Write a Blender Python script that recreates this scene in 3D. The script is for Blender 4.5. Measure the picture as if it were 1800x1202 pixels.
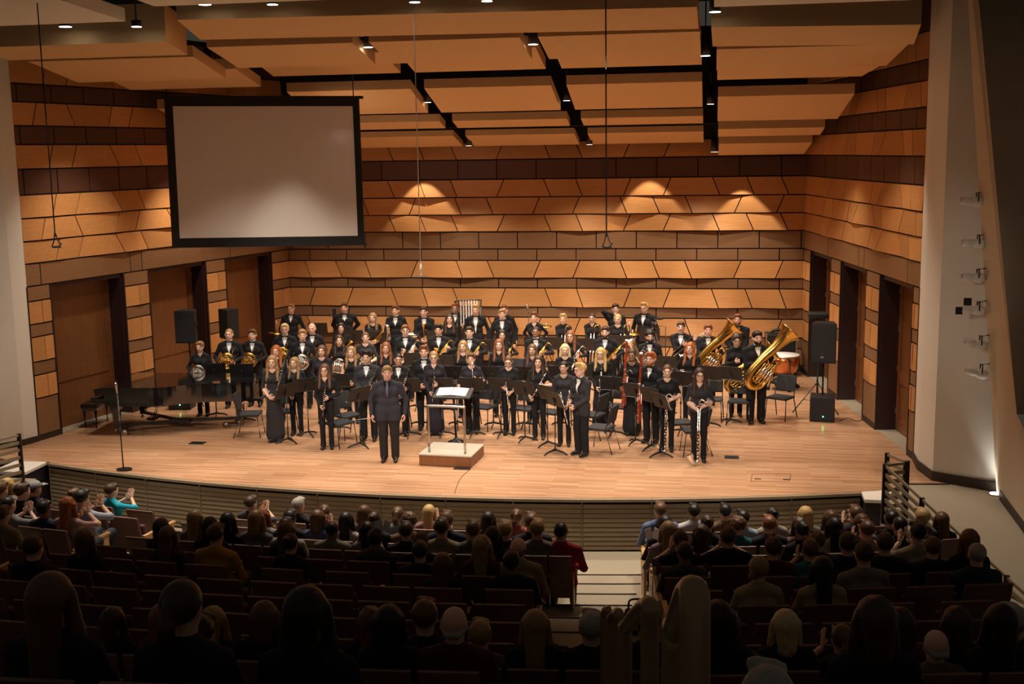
import bpy, bmesh, math, random
import numpy as np
from mathutils import Vector, Matrix, Euler
random.seed(7)
for o in list(bpy.data.objects): bpy.data.objects.remove(o)
SC = bpy.context.scene
COL = SC.collection
R_ = math.radians
# ------------------------------------------------------------------ camera
# world: X along the rear stage wall, Y towards it, Z up, stage floor at z = 0
FPX, CXP, CYP, CAMZ = 2069.0, 900.0, 601.0, 5.6
YAW, PITCH, ROLL = R_(9.75), R_(9.15), R_(-0.9)
def cam_axes():
    cy, sy = math.cos(YAW), math.sin(YAW)
    f0 = np.array([-sy, cy, 0]); r0 = np.array([cy, sy, 0]); u0 = np.array([0, 0, 1.])
    f = f0*math.cos(PITCH) - u0*math.sin(PITCH); u = u0*math.cos(PITCH) + f0*math.sin(PITCH)
    r = r0*math.cos(ROLL) + u*math.sin(ROLL); u2 = u*math.cos(ROLL) - r0*math.sin(ROLL)
    return r, u2, f
CR, CU, CF = cam_axes(); CC = np.array([0, 0, CAMZ])
cd = bpy.data.cameras.new('camera'); cam = bpy.data.objects.new('camera', cd); COL.objects.link(cam)
cd.sensor_width = 36.0; cd.lens = FPX*36.0/1800.0; cd.clip_start = 0.05; cd.clip_end = 200
M = Matrix.Identity(4)
for i in range(3):
    M[i][0] = CR[i]; M[i][1] = CU[i]; M[i][2] = -CF[i]; M[i][3] = CC[i]
cam.matrix_world = M
SC.camera = cam
# ------------------------------------------------------------------ colour management, world, stage lighting
vs = SC.view_settings
vs.view_transform = 'Standard'; vs.look = 'None'; vs.gamma = 1.0; vs.exposure = 0.30; vs.use_curve_mapping = False
W = bpy.data.worlds.new('world'); SC.world = W; W.use_nodes = True
W.node_tree.nodes['Background'].inputs[0].default_value = (0.9, 0.75, 0.6, 1)
W.node_tree.nodes['Background'].inputs[1].default_value = 0.035
WARM = (1.0, 0.84, 0.67)
def spot(name, loc, target, watts, deg, blend=0.5, size=0.15, col=WARM):
    l = bpy.data.lights.new(name, 'SPOT'); l.energy = watts; l.spot_size = R_(deg); l.spot_blend = blend
    l.shadow_soft_size = size; l.color = col
    o = bpy.data.objects.new(name, l); COL.objects.link(o); o.location = loc
    d = Vector(target) - Vector(loc); o.rotation_euler = d.to_track_quat('-Z', 'Y').to_euler()
    return o
# stage wash from the front-of-house bridge above the auditorium, and downlights in the ceiling slots
for fx, tx in ((-9.5, -9.0), (-7.0, -6.3), (-4.5, -4.5), (-2.0, -2.7), (0.5, 0.0)):
    spot('front_of_house_spot', (fx, 8.5, 8.9), (tx, 23.0, 0.7), 2100, 25, 0.45, 0.25, (1.0, 0.88, 0.75))
DOWN = [(-6.15, 21.2), (-3.15, 21.2), (-0.12, 21.6), (-9.3, 21.4), (-6.15, 25.2), (-3.15, 25.4), (-0.08, 25.6), (-8.9, 23.0),
        (-6.1, 28.2), (-3.1, 28.4), (0.0, 28.4), (-9.3, 27.4), (-7.7, 24.2), (-4.6, 24.2), (-1.5, 24.2)]
for (x, y) in DOWN:
    spot('stage_downlight', (x, y, 6.95 if y < 24 else (6.3 if y < 27 else 5.65)), (x*0.985-0.07, y+0.0, 0), 130 if y == 23.0 else 480, 62 if y == 23.0 else 110, 0.5 if y == 23.0 else 0.9, 0.12)
# added fill lamps below the wing panels, to brighten the side walls
for (x, y, z, tx) in ((-11.3, 21.9, 6.85, -13.2), (-11.0, 25.2, 6.1, -12.5), (2.0, 21.9, 6.8, 3.2), (1.6, 25.2, 6.1, 2.6)):
    spot('wing_fill_lamp', (x, y, z), (tx, y+0.6, 1.0), 330 if x < 0 else 210, 75, 0.9, 0.12)
# row of downlights in the slot between stage and house ceilings: they reach the stage edge and the front rows
for x in (-11.5, -9.0, -6.5, -4.0, -1.5, 1.2):
    spot('slot_downlight', (x, 17.95, 7.5), (x, 17.3, -0.9), 850, 58, 0.35, 0.12)
# added fill lamps without fittings, to brighten the white piers
spot('pier_fill_lamp', (-8.0, 9.5, 5.2), (-13.9, 20.6, 3.0), 420, 24, 0.9, 0.3, (1.0, 0.90, 0.76))
spot('pier_fill_lamp', (-3.0, 8.5, 6.0), (4.0, 20.2, 3.2), 420, 17, 1.0, 0.3, (1.0, 0.90, 0.76))
for x in (-7.45, -1.6, 0.75):
    spot('wall_downlight', (x, 29.62, 5.66 if x < 0 else 5.36), (x, 29.75, 0), 150, 66, 0.25, 0.03)
# ------------------------------------------------------------------ helpers: pixel rays used once, to read positions off the photograph
def ray(x, y): return CF + CR*((x-CXP)/FPX) - CU*((y-CYP)/FPX)
def atz(x, y, z=0.0):
    d = ray(x, y); return CC + d*((z-CAMZ)/d[2])
def aty(x, y, Y):
    d = ray(x, y); return CC + d*(Y/d[1])
# ------------------------------------------------------------------ object helpers
def tag(o, label=None, cat=None, group=None, kind=None):
    if label: o['label'] = label
    if cat: o['category'] = cat
    if group: o['group'] = group
    if kind: o['kind'] = kind
    return o
def empty(name, loc=(0, 0, 0), rz=0.0, label=None, cat=None, group=None, kind=None, scale=None):
    o = bpy.data.objects.new(name, None); COL.objects.link(o); o.location = loc; o.rotation_euler = (0, 0, rz)
    o.empty_display_size = 0.1
    if scale: o.scale = scale if hasattr(scale, '__len__') else (scale,)*3
    return tag(o, label, cat, group, kind)
def link(name, me, parent=None):
    o = bpy.data.objects.new(name, me); COL.objects.link(o)
    if parent: o.parent = parent
    return o
def copy_tree(src, parent=None):
    c = src.copy(); COL.objects.link(c)
    if parent: c.parent = parent
    for ch in src.children: copy_tree(ch, c)
    return c
def np_mesh(name, V, Q, mi=None, mats=(), smooth=True):
    """mesh from numpy arrays: V (n,3), Q list of quads (m,4)"""
    me = bpy.data.meshes.new(name)
    n, m = len(V), len(Q)
    me.vertices.add(n); me.vertices.foreach_set('co', np.asarray(V, np.float32).ravel())
    me.loops.add(m*4); me.loops.foreach_set('vertex_index', np.asarray(Q, np.int32).ravel())
    me.polygons.add(m); me.polygons.foreach_set('loop_start', np.arange(0, m*4, 4, dtype=np.int32))
    me.polygons.foreach_set('loop_total', np.full(m, 4, np.int32))
    for k in mats: me.materials.append(k)
    if mi is not None: me.polygons.foreach_set('material_index', np.asarray(mi, np.int32))
    me.polygons.foreach_set('use_smooth', np.full(m, smooth))
    me.update(calc_edges=True); me.validate()
    return me
def frame(d, up=(0, 0, 1)):
    d = Vector(d).normalized(); u = Vector(up)
    if abs(d.dot(u)) > 0.98: u = Vector((0, 1, 0)) if abs(d.y) < 0.9 else Vector((1, 0, 0))
    s = d.cross(u).normalized(); return s, s.cross(d).normalized(), d
def smooth_path(pts, n=6):
    P = [Vector(p) for p in pts]
    if len(P) < 3: return P
    out = []
    for i in range(len(P)-1):
        p0 = P[i-1] if i > 0 else P[i]*2-P[i+1]; p1 = P[i]; p2 = P[i+1]; p3 = P[i+2] if i+2 < len(P) else P[i+1]*2-P[i]
        for k in range(n):
            t = k/n
            out.append(0.5*((2*p1)+(p2-p0)*t+(2*p0-5*p1+4*p2-p3)*t*t+(3*p1-p0-3*p2+p3)*t**3))
    out.append(P[-1]); return out
class MB:
    """collects shapes, then build() links them as ONE mesh object"""
    def __init__(s): s.v = []; s.f = []; s.m = []; s.sm = []; s.cur = 0; s.mat4 = None
    def use(s, i): s.cur = i; return s
    def add(s, vs_, fs, smooth=False):
        b = len(s.v)
        for p in vs_:
            p = Vector(p)
            s.v.append(s.mat4 @ p if s.mat4 is not None else p)
        for f in fs: s.f.append([b+i for i in f]); s.m.append(s.cur); s.sm.append(smooth)
        return s
    def box(s, c, d, rz=0.0, rx=0.0, ry=0.0):
        c = Vector(c); E = Euler((rx, ry, rz)).to_matrix(); h = [k/2 for k in d]
        vs_ = [c+E@Vector((sx*h[0], sy*h[1], sz*h[2])) for sz in (-1, 1) for sy in (-1, 1) for sx in (-1, 1)]
        return s.add(vs_, [(0, 2, 3, 1), (4, 5, 7, 6), (0, 1, 5, 4), (2, 6, 7, 3), (0, 4, 6, 2), (1, 3, 7, 5)])
    def bbox(s, c, d, b=0.01, rz=0.0, rx=0.0, ry=0.0):
        """box with chamfered edges"""
        c = Vector(c); E = Euler((rx, ry, rz)).to_matrix(); bm = bmesh.new(); bmesh.ops.create_cube(bm, size=1)
        for v in bm.verts: v.co = Vector((v.co.x*d[0], v.co.y*d[1], v.co.z*d[2]))
        bmesh.ops.bevel(bm, geom=list(bm.edges), offset=b, segments=2, affect='EDGES', profile=0.6)
        bm.verts.ensure_lookup_table()
        s.add([c+E@v.co for v in bm.verts], [[v.index for v in f.verts] for f in bm.faces], smooth=False); bm.free(); return s
    def beam(s, a, b, w, h, up=(0, 0, 1)):
        a, b = Vector(a), Vector(b); x, y, d = frame(b-a, up)
        vs_ = [p+x*(i*w/2)+y*(j*h/2) for p in (a, b) for (i, j) in ((-1, -1), (1, -1), (1, 1), (-1, 1))]
        return s.add(vs_, [(3, 2, 1, 0), (4, 5, 6, 7), (0, 1, 5, 4), (1, 2, 6, 5), (2, 3, 7, 6), (3, 0, 4, 7)])
    def tube(s, pts, r, n=8, sm=0, cap=True, squash=1.0):
        P = smooth_path(pts, sm) if sm else [Vector(p) for p in pts]
        if hasattr(r, '__len__'):
            k = len(r)-1; rr = []
            for i in range(len(P)):
                t = i/(len(P)-1)*k; j = min(int(t), k-1); rr.append(r[j]+(r[j+1]-r[j])*(t-j))
        else: rr = [r]*len(P)
        vs_ = []; prev = None
        for i, p in enumerate(P):
            d = (P[min(i+1, len(P)-1)]-P[max(i-1, 0)])
            if d.length < 1e-9: d = Vector((0, 0, 1))
            d.normalize()
            if prev is None: x, y, _ = frame(d)
            else:
                x = prev-d*prev.dot(d)
                if x.length < 1e-6: x, y, _ = frame(d)
                x.normalize(); y = d.cross(x)
            prev = x
            for k in range(n):
                a = 2*math.pi*k/n; vs_.append(p+(x*math.cos(a)+y*math.sin(a)*squash)*rr[i])
        fs = []
        for i in range(len(P)-1):
            for k in range(n):
                k2 = (k+1) % n; fs.append((i*n+k, i*n+k2, (i+1)*n+k2, (i+1)*n+k))
        if cap: fs.append(list(range(n))[::-1]); fs.append([(len(P)-1)*n+k for k in range(n)])
        return s.add(vs_, fs, True)
    def lathe(s, prof, o=(0, 0, 0), d=(0, 0, 1), n=16, cap=True):
        """prof: (radius, distance along d)"""
        o = Vector(o); x, y, dd = frame(d); vs_ = []; fs = []
        for (r, t) in prof:
            for k in range(n):
                a = 2*math.pi*k/n; vs_.append(o+dd*t+(x*math.cos(a)+y*math.sin(a))*r)
        for i in range(len(prof)-1):
            for k in range(n):
                k2 = (k+1) % n; fs.append((i*n+k, i*n+k2, (i+1)*n+k2, (i+1)*n+k))
        if cap: fs.append(list(range(n))[::-1]); fs.append([(len(prof)-1)*n+k for k in range(n)])
        return s.add(vs_, fs, True)
    def ball(s, c, r, n=8, sc=(1, 1, 1)):
        c = Vector(c); vs_ = []; fs = []; m = max(4, n//2+1)
        for i in range(m+1):
            ph = math.pi*i/m
            for k in range(n):
                a = 2*math.pi*k/n
                vs_.append(c+Vector((math.sin(ph)*math.cos(a)*r*sc[0], math.sin(ph)*math.sin(a)*r*sc[1], math.cos(ph)*r*sc[2])))
        for i in range(m):
            for k in range(n):
                k2 = (k+1) % n; fs.append((i*n+k, (i+1)*n+k, (i+1)*n+k2, i*n+k2))
        return s.add(vs_, fs, True)
    def prism(s, poly, z0, z1):
        n = len(poly); vs_ = [(p[0], p[1], z0) for p in poly]+[(p[0], p[1], z1) for p in poly]
        ar = sum(poly[i][0]*poly[(i+1) % n][1]-poly[(i+1) % n][0]*poly[i][1] for i in range(n))
        fs = [list(range(n))[::-1], [n+i for i in range(n)]]+[(i, (i+1) % n, n+(i+1) % n, n+i) for i in range(n)]
        if ar < 0: fs = [list(f)[::-1] for f in fs]
        return s.add(vs_, fs)
    def mesh(s, name, mats):
        me = bpy.data.meshes.new(name); me.from_pydata([tuple(v) for v in s.v], [], s.f)
        for k in (mats if isinstance(mats, (list, tuple)) else [mats]): me.materials.append(k)
        me.polygons.foreach_set('material_index', s.m); me.polygons.foreach_set('use_smooth', s.sm)
        me.update(); return me
    def build(s, name, mats, parent=None): return link(name, s.mesh(name, mats), parent)
# ------------------------------------------------------------------ materials
def mat(name, col, rough=0.6, metal=0.0, spec=0.5, noise=None, emit=None, coat=0.0):
    m = bpy.data.materials.new(name); m.use_nodes = True; nt = m.node_tree; b = nt.nodes['Principled BSDF']
    b.inputs['Base Color'].default_value = (*col, 1); b.inputs['Roughness'].default_value = rough; b.inputs['Metallic'].default_value = metal
    b.inputs['Specular IOR Level'].default_value = spec
    if coat: b.inputs['Coat Weight'].default_value = coat; b.inputs['Coat Roughness'].default_value = 0.08
    if emit: b.inputs['Emission Color'].default_value = (*emit[0], 1); b.inputs['Emission Strength'].default_value = emit[1]
    if noise:   # (scale vector, amount, detail)
        tc = nt.nodes.new('ShaderNodeTexCoord'); mp = nt.nodes.new('ShaderNodeMapping'); ns = nt.nodes.new('ShaderNodeTexNoise')
        mp.inputs['Scale'].default_value = noise[0]; ns.inputs['Scale'].default_value = 1.0; ns.inputs['Detail'].default_value = 4
        mx = nt.nodes.new('ShaderNodeMixRGB'); mx.inputs[1].default_value = (*[c*(1-noise[1]) for c in col], 1); mx.inputs[2].default_value = (*[min(1, c*(1+noise[1])) for c in col], 1)
        nt.links.new(tc.outputs['Object'], mp.inputs[0]); nt.links.new(mp.outputs[0], ns.inputs[0])
        nt.links.new(ns.outputs[0], mx.inputs[0]); nt.links.new(mx.outputs[0], b.inputs['Base Color'])
    return m
def wood(name, col, dark, scale, rough=0.45, vary=0.12, axis='x'):
    """grain running along one axis in object space, each object a little different"""
    m = mat(name, col, rough); nt = m.node_tree; b = nt.nodes['Principled BSDF']
    tc = nt.nodes.new('ShaderNodeTexCoord'); mp = nt.nodes.new('ShaderNodeMapping'); ns = nt.nodes.new('ShaderNodeTexNoise')
    oi = nt.nodes.new('ShaderNodeObjectInfo')
    mp.inputs['Scale'].default_value = {'x': (scale*0.06, scale, scale), 'z': (scale, scale, scale*0.06), 'y': (scale, scale*0.06, scale)}[axis]
    ns.inputs['Scale'].default_value = 1.0; ns.inputs['Detail'].default_value = 5; ns.inputs['Roughness'].default_value = 0.6
    cr = nt.nodes.new('ShaderNodeValToRGB'); cr.color_ramp.elements[0].position = 0.3; cr.color_ramp.elements[1].position = 0.72
    cr.color_ramp.elements[0].color = (*dark, 1); cr.color_ramp.elements[1].color = (*col, 1)
    hs = nt.nodes.new('ShaderNodeHueSaturation'); mr = nt.nodes.new('ShaderNodeMapRange')
    mr.inputs[3].default_value = 1-vary; mr.inputs[4].default_value = 1+vary
    nt.links.new(oi.outputs['Random'], mr.inputs[0]); nt.links.new(mr.outputs[0], hs.inputs['Value'])
    nt.links.new(tc.outputs['Object'], mp.inputs[0]); nt.links.new(mp.outputs[0], ns.inputs[0]); nt.links.new(ns.outputs[0], cr.inputs[0])
    nt.links.new(cr.outputs[0], hs.inputs['Color']); nt.links.new(hs.outputs[0], b.inputs['Base Color'])
    return m
MT = {}
MT['oak'] = wood('panel_oak', (0.64, 0.310, 0.108), (0.54, 0.245, 0.080), 30, 0.42, 0.14)
MT['brown'] = wood('panel_brown', (0.280, 0.150, 0.070), (0.225, 0.115, 0.052), 30, 0.45, 0.08)
MT['umber'] = wood('panel_umber', (0.105, 0.042, 0.022), (0.085, 0.033, 0.018), 30, 0.5, 0.08)
MT['oak_y'] = wood('panel_oak_side', (0.64, 0.310, 0.108), (0.54, 0.245, 0.080), 30, 0.42, 0.14, 'y')
MT['brown_y'] = wood('panel_brown_side', (0.280, 0.150, 0.070), (0.225, 0.115, 0.052), 30, 0.45, 0.08, 'y')
MT['umber_y'] = wood('panel_umber_side', (0.105, 0.042, 0.022), (0.085, 0.033, 0.018), 30, 0.5, 0.08, 'y')
MT['door'] = wood('door_wood', (0.225, 0.088, 0.029), (0.165, 0.062, 0.02), 24, 0.4, 0.06, 'z')
MT['jamb'] = mat('dark_jamb', (0.030, 0.012, 0.012), 0.5)
MT['joint'] = mat('black_joint', (0.012, 0.008, 0.007), 0.8)
MT['cloud'] = mat('tan_ceiling_panel', (0.76, 0.475, 0.225), 0.8, noise=((60, 60, 60), 0.06))
MT['cloudpale'] = mat('pale_ceiling_panel', (0.90, 0.83, 0.70), 0.85)
MT['void'] = mat('ceiling_void', (0.010, 0.007, 0.014), 0.9)
MT['plaster'] = mat('white_plaster', (0.78, 0.74, 0.66), 0.85, noise=((3, 3, 3), 0.03))
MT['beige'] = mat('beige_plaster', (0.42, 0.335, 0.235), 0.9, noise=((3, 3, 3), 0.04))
MT['base'] = mat('dark_baseboard', (0.035, 0.022, 0.016), 0.6)
MT['carpet'] = mat('house_carpet', (0.33, 0.28, 0.205), 0.95, noise=((140, 140, 140), 0.25))
MT['black'] = mat('black_plastic', (0.012, 0.012, 0.013), 0.5)
MT['blackmetal'] = mat('black_metal', (0.015, 0.015, 0.016), 0.38, spec=0.5)
MT['lacquer'] = mat('black_lacquer', (0.006, 0.006, 0.007), 0.08, coat=1.0)
MT['steel'] = mat('brushed_steel', (0.55, 0.52, 0.48), 0.32, metal=1.0)
MT['bronze'] = mat('bronze_slat', (0.30, 0.235, 0.155), 0.5)
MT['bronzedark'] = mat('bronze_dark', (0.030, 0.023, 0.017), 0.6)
MT['lens'] = mat('lit_lens', (1, 1, 1), 0.4, emit=((1.0, 0.95, 0.85), 12.0))
MT['lensdim'] = mat('lit_lens_dim', (1, 1, 1), 0.4, emit=((1.0, 0.92, 0.82), 3.0))
MT['white'] = mat('white_paint', (0.8, 0.8, 0.78), 0.6)
def floor_material():
    m = mat('maple_strip_floor', (0.6, 0.35, 0.16), 0.24, spec=0.35); nt = m.node_tree; b = nt.nodes['Principled BSDF']
    tc = nt.nodes.new('ShaderNodeTexCoord'); br = nt.nodes.new('ShaderNodeTexBrick')
    br.inputs['Scale'].default_value = 1.0; br.offset = 0.43
    br.inputs['Brick Width'].default_value = 1.1; br.inputs['Row Height'].default_value = 0.042; br.inputs['Mortar Size'].default_value = 0.0010
    br.inputs['Color1'].default_value = (0.0, 0, 0, 1); br.inputs['Color2'].default_value = (1, 1, 1, 1); br.inputs['Mortar'].default_value = (0.32, 0.32, 0.32, 1)
    br.inputs['Bias'].default_value = 0.0
    cr = nt.nodes.new('ShaderNodeValToRGB'); e = cr.color_ramp.elements
    e[0].color = (0.40, 0.21, 0.108, 1); e[1].color = (0.58, 0.36, 0.222, 1)
    k = e.new(0.5); k.color = (0.50, 0.285, 0.165, 1)
    ns = nt.nodes.new('ShaderNodeTexNoise'); mp = nt.nodes.new('ShaderNodeMapping'); mp.inputs['Scale'].default_value = (3, 50, 1)
    ns.inputs['Scale'].default_value = 1; ns.inputs['Detail'].default_value = 4
    mx = nt.nodes.new('ShaderNodeMixRGB'); mx.blend_type = 'OVERLAY'; mx.inputs[0].default_value = 0.22
    nt.links.new(tc.outputs['Object'], br.inputs[0]); nt.links.new(br.outputs[0], cr.inputs[0])
    nt.links.new(tc.outputs['Object'], mp.inputs[0]); nt.links.new(mp.outputs[0], ns.inputs[0])
    nt.links.new(cr.outputs[0], mx.inputs[1]); nt.links.new(ns.outputs[0], mx.inputs[2]); nt.links.new(mx.outputs[0], b.inputs['Base Color'])
    return m
MT['floor'] = floor_material()
def screen_material():
    return mat('screen_cloth', (0.86, 0.81, 0.77), 0.9)
MT['screen'] = screen_material()
# ================================================================== THE SETTING
YB = 30.2
BL, BRt = Vector((-11.25, YB, 0)), Vector((2.26, YB, 0))
LA, RA = R_(13.3), R_(9.1)
LT = Vector((-math.sin(LA), -math.cos(LA), 0)); LN = Vector((math.cos(LA), -math.sin(LA), 0))      # along the left wall towards the audience / into the room
RT = Vector((math.sin(RA), -math.cos(RA), 0)); RN = Vector((-math.cos(RA), -math.sin(RA), 0))
BT = Vector((1, 0, 0)); BN = Vector((0, -1, 0))
AX, AY, RSTAGE = -4.5, 42.4, 24.0                       # centre of the curved stage edge and seating rows
def arc(r, x): return AY - math.sqrt(r*r-(x-AX)**2)
# ---- stage floor
xs = [-12.35+i*(2.75+12.35)/40 for i in range(41)]
poly = [(x, arc(RSTAGE, x)) for x in xs] + [(3.3, 19.95), (3.95, 20.02), (3.62, 21.9), tuple((BRt+Vector((.4, .1, 0)))[:2]), tuple((BL+Vector((-.5, .1, 0)))[:2]), (-14.1, 21.9), (-13.9, 20.0), (-12.9, 19.7)]
fl = MB().prism(poly, -0.06, 0.0).build('floor', MT['floor']); tag(fl, 'pale maple strip stage floor', kind='structure')
def hatch(px, py, w, d, name, label):
    p = atz(px, py); m = MB(); m.bbox((0, 0, 0.006), (w, d, 0.012), 0.003)
    r = empty(name, (p[0], p[1], 0), 0, label, 'floor box'); m.build('cover_plate', MT['blackmetal'], r)
    h = MB(); h.box((0, -d*0.3, 0.014), (w*0.35, 0.03, 0.006)); h.build('finger_pull', MT['black'], r)
hatch(347, 779, 0.30, 0.19, 'floor_box', 'black floor box cover in the stage beside the piano')
hatch(1286, 804, 0.26, 0.20, 'floor_box', 'black floor box cover at the front right of the stage')
hatch(812, 824, 0.30, 0.12, 'floor_box', 'black cable box on the stage just in front of the podium')
# recessed trap in the floor on the right with two pulls
p = [atz(*q) for q in ((1322, 833), (1390, 833), (1388, 846), (1320, 846))]
m = MB()
for i in range(4):
    m.beam((p[i][0], p[i][1], 0.001), (p[(i+1) % 4][0], p[(i+1) % 4][1], 0.001), 0.012, 0.004)
tr = m.build('floor_hatch', MT['door']); tag(tr, 'flush wooden hatch set in the stage floor near right edge', 'floor hatch')
for q in ((1332, 842), (1382, 843)):
    a = atz(*q); MB().box((a[0], a[1], 0.004), (0.11, 0.03, 0.008)).build('pull', MT['blackmetal'], tr)
# ---- curved stage front of horizontal slats
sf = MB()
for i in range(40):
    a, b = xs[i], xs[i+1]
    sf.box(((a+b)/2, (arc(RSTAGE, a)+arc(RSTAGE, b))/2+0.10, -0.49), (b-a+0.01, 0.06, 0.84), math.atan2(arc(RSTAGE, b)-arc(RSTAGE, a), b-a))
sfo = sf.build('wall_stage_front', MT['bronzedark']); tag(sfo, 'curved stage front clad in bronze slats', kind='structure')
def chord(a, b, r): return Vector(((a+b)/2, (arc(r, a)+arc(r, b))/2, 0)), math.atan2(arc(r, b)-arc(r, a), b-a), math.hypot(b-a, arc(r, b)-arc(r, a))
slat_me = MB().bbox((0, 0, 0), (1.105, 0.022, 0.069), 0.005).mesh('slat', MT['bronze'])
cap_me = MB().bbox((0, 0, 0), (1.13, 0.09, 0.05), 0.008).mesh('nosing', MT['bronze'])
post_me = MB().bbox((0, 0, 0), (0.016, 0.03, 0.80), 0.003).mesh('post', MT['bronze'])
nb = 13; x0, x1 = -12.2, 2.45
for i in range(nb):
    a, b = x0+(x1-x0)*i/nb, x0+(x1-x0)*(i+1)/nb
    c, rz, ln = chord(a, b, RSTAGE+0.03)
    for k in range(10):
        o = link('slat', slat_me, sfo); o.location = (c.x, c.y, -0.135-0.078*k); o.rotation_euler = (R_(-7), 0, rz); o.scale = (ln/1.13, 1, 1)
    o = link('nosing', cap_me, sfo); o.location = (c.x, c.y-0.0, -0.03); o.rotation_euler = (0, 0, rz); o.scale = (ln/1.13, 1, 1)
    o = link('post', post_me, sfo); o.location = (a, arc(RSTAGE+0.035, a), -0.46)
# dark end piers of the stage front, pale caps
for (cx, cy, w, nm, lb) in ((-12.62, 19.42, 0.62, 'trim_1', 'dark pier closing the left end of the stage front'), (2.78, 19.42, 0.6, 'trim_2', 'dark pier closing the right end of the stage front')):
    pier = MB().bbox((cx, cy, -0.5), (w, 0.8, 0.86), 0.02).build(nm, mat(nm+'_paint', (0.022, 0.017, 0.022), 0.5)); tag(pier, lb, kind='structure')
    MB().bbox((cx, cy, -0.035), (w+0.04, 0.86, 0.06), 0.01).build('cap', MT['plaster'], pier)
# ---- wall panels
def panel_mesh(name, O, T, N, ut, ub, zt, zb, dep, m, back=-0.015):
    """a board in wall coordinates: ut=(u0,u1) along the top, ub along the bottom, dep = proudness at top-left, top-right, bottom-right, bottom-left"""
    P = [(ut[0], zt, dep[0]), (ut[1], zt, dep[1]), (ub[1], zb, dep[2]), (ub[0], zb, dep[3])]
    c = O+T*((ut[0]+ut[1]+ub[0]+ub[1])/4)+Vector((0, 0, (zt+zb)/2))
    F = [O+T*u+N*d+Vector((0, 0, z))-c for (u, z, d) in P]; B = [O+T*u+N*back+Vector((0, 0, z))-c for (u, z, d) in P]
    me = bpy.data.meshes.new(name)
    if max(dep)-min(dep) < 0.012:
        fs = [(0, 1, 2, 3), (7, 6, 5, 4), (0, 4, 5, 1), (1, 5, 6, 2), (2, 6, 7, 3), (3, 7, 4, 0)]; V_ = F+B; sm_ = [False]*6
    else:                                                       # gently twisted board: a 5 x 2 patch
        nu, nv = 5, 2; V_ = []
        for j in range(nv+1):
            for i in range(nu+1):
                s_, t_ = i/nu, j/nv; V_.append((F[0]*(1-s_)+F[1]*s_)*(1-t_)+(F[3]*(1-s_)+F[2]*s_)*t_)
        w_ = nu+1; fs = [(j*w_+i, j*w_+i+1, (j+1)*w_+i+1, (j+1)*w_+i) for j in range(nv) for i in range(nu)]; sm_ = [True]*len(fs)
        b_ = len(V_); V_ += B; rim = list(range(w_))
        fs += [(b_+3, b_+2, b_+1, b_), tuple(rim[::-1])+(b_, b_+1), tuple(nv*w_+i for i in rim)+(b_+2, b_+3), (0, w_, 2*w_, b_+3, b_), (nu, b_+1, b_+2, 2*w_+nu, w_+nu)]; sm_ += [False]*5
    me.from_pydata([tuple(v) for v in V_], [], fs); me.materials.append(m); me.polygons.foreach_set('use_smooth', sm_); me.update()
    bm = bmesh.new(); bm.from_mesh(me); bmesh.ops.recalc_face_normals(bm, faces=bm.faces)
    for e_ in bm.edges:
        if len(e_.link_faces) == 2 and (not e_.link_faces[0].smooth or not e_.link_faces[1].smooth): e_.smooth = False
    bm.to_mesh(me); bm.free()
    return me, c
def add_panel(parent, *a, **k):
    if abs(a[1].y) > .7: a = a[:8]+({MT['oak']: MT['oak_y'], MT['brown']: MT['brown_y'], MT['umber']: MT['umber_y']}.get(a[8], a[8]),)+a[9:]
    me, c = panel_mesh('panel', *a, **k); o = link('panel', me, parent); o.location = c; return o
GAP = 0.028
def slant_row(parent, O, T, N, zt, zb, joints, u0, u1, seed, amp=0.11, deep=None, flip=1):
    """joints: list of (u, slant sign)"""
    rnd = random.Random(seed); ed = [(u0, 0)]+[j for j in joints if u0+0.1 < j[0] < u1-0.1]+[(u1, 0)]
    prot = [0.03+(amp if (deep and any(abs(d-e[0]) < 0.12 for d in deep)) else amp*0.28*rnd.random()) for e in ed]
    for i in range(len(ed)-1):
        (a, sa), (b, sb) = ed[i], ed[i+1]; s = 0.09
        ga = GAP/2 if sa else 0.004; gb = GAP/2 if sb else 0.004
        ut = (a-sa*s+ga, b-sb*s-gb); ub = (a+sa*s+ga, b+sb*s-gb)
        dl, dr = prot[i]*(0.55 if flip*sa < 0 else 1.0), prot[i+1]*(1.0 if flip*sb >= 0 else 0.55)
        add_panel(parent, O, T, N, ut, ub, zt-0.016, zb+0.016, (0.02, 0.02, dr, dl), MT['oak'])
def rect_row(parent, O, T, N, zt, zb, joints, u0, u1, m, proud=0.02):
    ed = [u0]+[j for j in joints if u0+0.08 < j < u1-0.08]+[u1]
    for i in range(len(ed)-1):
        ut = (ed[i]+(GAP/2 if i else 0.004), ed[i+1]-(GAP/2 if i < len(ed)-2 else 0.004))
        add_panel(parent, O, T, N, ut, ut, zt-0.016, zb+0.016, (proud,)*4, m)
# back wall
bw = MB().box(((BL.x+BRt.x)/2, YB+0.12, 4.2), (BRt.x-BL.x+0.6, 0.2, 8.8)).build('wall_back', MT['joint']); tag(bw, 'rear stage wall of oak and brown panel rows', kind='structure')
JA = [(-10.62, -1), (-9.57, -1), (-8.34, 1), (-7.5, 1), (-6.66, 1), (-5.43, -1), (-4.21, 1), (-3.38, 1), (-2.16, -1), (-1.15, -1), (0.07, 1), (0.91, 1), (1.75, 1)]
JB = [(-10.7, 1), (-9.85, 1), (-9.03, 1), (-7.78, -1), (-6.55, 1), (-5.72, 1), (-4.5, -1), (-3.47, -1), (-2.25, 1), (-1.43, 1), (-0.61, 1), (0.62, -1), (1.65, -1)]
RJ = [-0.39-1.025*k for k in range(-3, 12)]; RJ2 = [-0.4-1.025*k for k in range(-3, 12)]; RJ1 = [-0.9-1.025*k for k in range(-4, 11)]
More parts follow.
